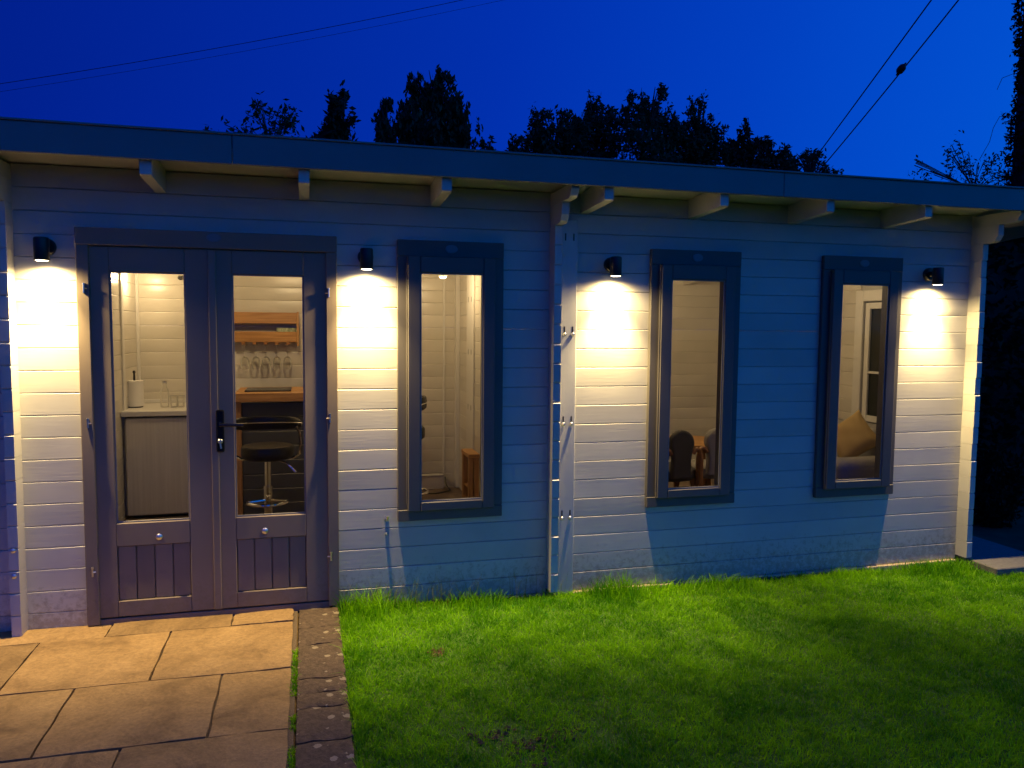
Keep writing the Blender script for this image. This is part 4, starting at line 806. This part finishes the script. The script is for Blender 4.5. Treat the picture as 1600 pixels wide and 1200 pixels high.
# ------------------------------------------------------------------ trees and hedge
def leaf_quads(P, size, flat=.0, droop=False):
    n = len(P); a = RNG.normal(size=(n, 3)); 
    if droop: a[:, 2] -= 2.2
    a /= np.linalg.norm(a, axis=1)[:, None]; b = RNG.normal(size=(n, 3)); b -= (a*b).sum(1)[:, None]*a; b /= np.linalg.norm(b, axis=1)[:, None]
    s = size*RNG.uniform(.6, 1.3, n)[:, None]; V = np.stack([P-a*s, P+b*s*.42, P+a*s, P-b*s*.42], 1).reshape(-1, 3); return V, np.arange(4*n).reshape(-1, 4)
def tree(name, label, cat, Y, clumps, dens, size, style='round', group=None, mname='leaf', twigs=True):
    """clumps: (photo x, y, rx, ry) crown masses of this tree at depth Y; trunk runs down to the ground"""
    sc_ = (Y+CD)/F/.97; C = []
    for (px, py, rx, ry) in clumps:
        q = at(px, py, Y+random.uniform(-.4, .4)); C.append((q, rx*sc_, ry*sc_))
    cx = sum(c[0].x*c[1] for c in C)/sum(c[1] for c in C); cyy = Y
    root = thing(name, (cx, cyy, -.22), label, cat, group); base = np.array(root.location)
    tk = MB(root.location); top = max(C, key=lambda c: c[0].z)[0]; hz = top.z
    r0 = .03*hz**.5+.05 if style != 'shrub' else .02
    tk.tube([(cx, cyy, -.22), (cx+.08, cyy, hz*.35), (cx+(top.x-cx)*.4, cyy, hz*.7), (top.x, cyy, hz)], [r0*1.3, r0, r0*.6, r0*.15], 8)
    for (q, rx, rz) in C:
        for _ in range(3 if style != 'shrub' else 5):
            e_ = q+Vector((random.uniform(-1, 1)*rx*.8, random.uniform(-.6, .6)*rx, random.uniform(-.2, 1.0)*rz)); st = Vector((cx+(top.x-cx)*.35, cyy, max(.3, min(hz*.9, e_.z-rz-.8*rx)))); tk.tube([st, st.lerp(e_, .55)+Vector((0, 0, .12*rx)), e_], [r0*.35, r0*.2, .008], 5)
    tk.build('trunk', 'bark', root, 60)
    Ps = []
    for (q, rx, rz) in C:
        n = int(dens*(3.4 if style != 'shrub' else 2.4)*rx*rz); ns = max(10, int(n/26))
        d = RNG.normal(size=(ns, 3)); d /= np.linalg.norm(d, axis=1)[:, None]; rad = RNG.uniform(.02, 1.0, ns)**.55*np.where(RNG.uniform(0, 1, ns) < .22, RNG.uniform(1.0, 1.45, ns), 1)
        cen = np.array(q)+d*rad[:, None]*np.array([rx, max(rx, .3)*.8, rz])
        k = RNG.integers(0, ns, n)
        if style == 'weep':
            ln = RNG.uniform(.0, 1, n)*(.35+.5*RNG.uniform(0, 1, ns)[k])*min(rz, 1.6); pt = cen[k]+RNG.normal(0, .045*rx+.03, (n, 3)); pt[:, 2] -= ln
        else: pt = cen[k]+RNG.normal(0, 1, (n, 3))*np.array([.09*rx+.035, .09*rx+.035, .11*rz+.04])
        Ps.append(pt)
    P = np.concatenate(Ps)-base; V, Q = leaf_quads(P, size*(.82 if style != 'shrub' else 1), droop=(style == 'weep'))
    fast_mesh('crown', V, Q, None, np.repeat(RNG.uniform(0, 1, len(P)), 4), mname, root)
    return root
BG = 'trees behind the cabin roof'
tree('garden_shrub', 'thin twiggy shrub tips showing above the roof at the left', 'shrub', 9, [(425, 195, 34, 30), (402, 176, 9, 22), (448, 190, 20, 22), (372, 205, 22, 10), (335, 208, 20, 5), (420, 235, 60, 22)], 750, .055, 'shrub', BG)
tree('conifer_tree', 'narrow dark conifer left of the weeping birch', 'tree', 19, [(524, 160, 10, 20), (538, 152, 8, 16), (528, 190, 24, 22), (520, 220, 34, 24), (520, 260, 40, 30)], 700, .14, 'round', BG, 'leafc')
tree('slender_birch', 'slender drooping birch just left of the tall weeping birch', 'tree', 21, [(603, 168, 14, 16), (604, 190, 20, 22), (606, 222, 20, 26), (604, 260, 22, 30)], 900, .11, 'weep', BG)
tree('weeping_birch', 'tallest weeping birch standing dark above the roof', 'tree', 21, [(645, 125, 14, 12), (686, 124, 24, 16), (664, 150, 30, 26), (692, 160, 32, 30), (665, 195, 42, 36), (700, 205, 36, 34), (728, 210, 14, 28), (640, 180, 24, 30), (718, 180, 18, 26), (680, 245, 66, 34)], 720, .12, 'weep', BG)
tree('distant_bush', 'small bush tip just right of the weeping birch', 'bush', 21, [(762, 230, 13, 13), (752, 245, 16, 10)], 800, .1, 'round', BG)
tree('distant_bush', 'small bush tip left of the wide tree group', 'bush', 21, [(803, 226, 12, 14), (800, 245, 16, 10)], 800, .1, 'round', BG)
tree('broadleaf_tree', 'squarish broadleaf tree at the left of the wide group', 'tree', 17, [(848, 196, 22, 22), (882, 190, 24, 20), (850, 225, 28, 26), (895, 218, 34, 30), (840, 215, 20, 32), (870, 250, 55, 30)], 760, .10, 'round', BG)
tree('broadleaf_tree', 'broadleaf tree with a raised shoulder left of the tallest crown', 'tree', 18, [(930, 165, 14, 14), (938, 185, 24, 18), (952, 210, 38, 34), (915, 205, 26, 28), (930, 245, 50, 32)], 760, .10, 'round', BG)
tree('broadleaf_tree', 'tallest open crowned broadleaf tree in the wide group', 'tree', 17, [(985, 160, 14, 16), (1005, 165, 18, 18), (1032, 148, 12, 16), (1000, 190, 30, 24), (1030, 185, 20, 22), (1000, 222, 54, 34), (1048, 210, 24, 26), (1010, 260, 62, 28)], 700, .10, 'round', BG)
tree('broadleaf_tree', 'broadleaf tree with twin upright tips right of the tallest crown', 'tree', 18, [(1083, 165, 7, 14), (1096, 162, 7, 14), (1080, 190, 20, 14), (1075, 220, 42, 26), (1110, 205, 24, 24), (1050, 222, 26, 30), (1118, 235, 26, 26), (1085, 255, 62, 30)], 780, .10, 'round', BG)
tree('conifer_tree', 'pointed conifer at the right end of the wide group', 'tree', 18, [(1164, 202, 8, 16), (1165, 222, 24, 14), (1190, 222, 20, 12), (1170, 248, 48, 22), (1210, 240, 24, 22), (1140, 240, 24, 24), (1232, 255, 22, 20), (1190, 272, 70, 22)], 760, .11, 'round', BG, 'leafc')
tree('broadleaf_tree', 'low rounded tree where the paired cables pass behind', 'tree', 16, [(1262, 250, 24, 14), (1278, 240, 10, 10), (1240, 262, 24, 18), (1285, 265, 12, 14), (1260, 285, 40, 16), (1305, 272, 10, 8)], 800, .09, 'round', BG)
tree('garden_shrub', 'loose leafy shrub above the roof beside the ivy trunk', 'shrub', 6.5, [(1490, 245, 10, 34), (1500, 262, 24, 26), (1455, 270, 12, 14), (1430, 262, 6, 16), (1540, 262, 20, 22), (1520, 285, 40, 16), (1562, 280, 24, 20)], 1300, .035, 'shrub', BG)
# ivy clad trunk on the right
def ivy_trunk():
    Y = 4.2; q = at(1611, 300, Y); root = thing('ivy_clad_tree', (q.x, Y, -.22), 'thick ivy clad trunk rising at the right edge of the picture', 'tree'); B = root.location
    t = MB(B); t.tube([(q.x, Y, -.22), (q.x+.01, Y, 2), (q.x+.04, Y, 5), (q.x+.09, Y, 9)], [.34, .27, .25, .22], 14); t.build('trunk', 'bark', root, 60)
    n = 16000; z = RNG.uniform(-.2, 8.5, n); a = RNG.uniform(0, 2*np.pi, n); r = .27+.03*np.sin(3*z+a)+np.abs(RNG.normal(0, .035, n))+np.where(z < 2.9, .06*(2.9-z), 0)
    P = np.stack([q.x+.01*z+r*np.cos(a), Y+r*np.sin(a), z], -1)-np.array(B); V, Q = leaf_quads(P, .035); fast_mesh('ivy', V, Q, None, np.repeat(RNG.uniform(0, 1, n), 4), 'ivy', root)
    for (pts) in ([(1583, 180), (1562, 182), (1552, 200), (1546, 222), (1530, 250)], [(1584, 115), (1566, 122), (1558, 140)]):
        k = MB(B); k.tube([at(x, y, Y-.1) for (x, y) in pts], .0035, 5); k.build('ivy_shoot', 'bark', root, 60)
    P = np.array([list(at(x+random.gauss(0, 4), y+random.gauss(0, 5), Y-.1)) for (x, y) in [(1565, 185), (1570, 180), (1575, 185), (1573, 220), (1571, 235), (1572, 250), (1560, 243)] for _ in range(9)])-np.array(B)
    V, Q = leaf_quads(P, .03); o = fast_mesh('ivy_tuft', V, Q, None, np.repeat(RNG.uniform(0, 1, len(P)), 4), 'ivy', root); o['kind'] = 'stuff'
ivy_trunk()
def hedge():
    x0, x1, y0, y1, h = 5.75, 11.5, 1.6, 3.4, 2.72; t = thing('tall_hedge', (8, 2.4, -.22), 'dark overgrown hedge to the right of the cabin', 'hedge'); B = np.array(t.location)
    c = MB(t.location); c.box(x0+.25, x1, y0+.25, y1, -.22, h-.25); c.build('twig_core', 'bark', t)
    n = 26000; f = RNG.integers(0, 3, n); u, v = RNG.uniform(0, 1, n), RNG.uniform(0, 1, n); b_ = .08*RNG.normal(size=n)
    P = np.where((f == 0)[:, None], np.stack([x0+(x1-x0)*u, y0+.18+b_+.1*np.sin(5*u+9*v), -.2+(h+.2)*v], -1), np.where((f == 1)[:, None], np.stack([x0+.18+b_+.1*np.sin(7*u+4*v), y0+(y1-y0)*u, -.2+(h+.2)*v], -1), np.stack([x0+(x1-x0)*u, y0+(y1-y0)*v, h-.2+b_+.08*np.sin(9*u)], -1)))
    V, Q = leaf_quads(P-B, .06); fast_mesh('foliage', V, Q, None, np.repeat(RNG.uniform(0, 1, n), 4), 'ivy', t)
hedge()
def low_shrub():
    q = at(1545, 775, 1.2); t = thing('low_shrub', (q.x, 1.2, -.22), 'low dark shrub beyond the right cabin corner', 'shrub'); B = np.array(t.location)
    n = 2600; d = RNG.normal(size=(n, 3)); d /= np.linalg.norm(d, axis=1)[:, None]; P = np.array([q.x+.05, 1.2, .10])+d*np.array([.26, .26, .42])*RNG.uniform(.6, 1, n)[:, None]
    V, Q = leaf_quads(P-B, .03); fast_mesh('foliage', V, Q, None, np.repeat(RNG.uniform(0, 1, n), 4), 'ivy', t)
    s = MB(t.location)
    for k in range(6): a = k*1.05; s.tube([(q.x, 1.2, -.22), (q.x+.1*math.cos(a), 1.2+.1*math.sin(a), .1), (q.x+.18*math.cos(a), 1.2+.18*math.sin(a), .35)], [.01, .007, .003], 5)
    s.build('stems', 'bark', t)
low_shrub()
# ------------------------------------------------------------------ overhead cables
def cable(name, label, pts, r, sag, group):
    a, b_ = pts; n = 28; c = MB(a.lerp(b_, .5)); P = [a.lerp(b_, i/(n-1))-Vector((0, 0, sag*4*(i/(n-1))*(1-i/(n-1)))) for i in range(n)]
    c.tube(P, r, 6); return tag(c.build(name, 'cable', None, 60), label, 'cable', group)
G = 'overhead cables'
cable('overhead_cable', 'upper of the two steep cables at the right of the sky', (at(1250, 279, 22), at(1528, -100, 11)), .020, .02, G)
cable('overhead_cable', 'lower steep cable at the right carrying the insulator', (at(1250, 302, 22), at(1600, -130, 11)), .020, .10, G)
cable('overhead_cable', 'upper faint cable crossing the sky at the top left', (at(-260, 168, 26), at(1000, -64, 26)), .010, .40, G)
cable('overhead_cable', 'lower faint cable crossing the sky at the top left', (at(-260, 181, 28), at(1080, -68, 28)), .006, .45, G)
q = at(1408, 108, 15.0); ins = thing('cable_insulator', q, 'dark egg shaped insulator threaded on the lower steep cable', 'insulator')
ax = (at(1497, 0, 13)-at(1300, 250, 19)).normalized(); b = MB()
b.tube([ax*k for k in (-.17, -.13, -.08, 0, .08, .13, .17)], [.03, .075, .105, .115, .105, .075, .03], 12); b.build('body', 'cable', ins, 60)
for s in (-1, 1): b = MB(); b.tube([ax*(s*.165), ax*(s*.24)], [.032, .022], 8); b.build('collar', 'cable', ins, 60)
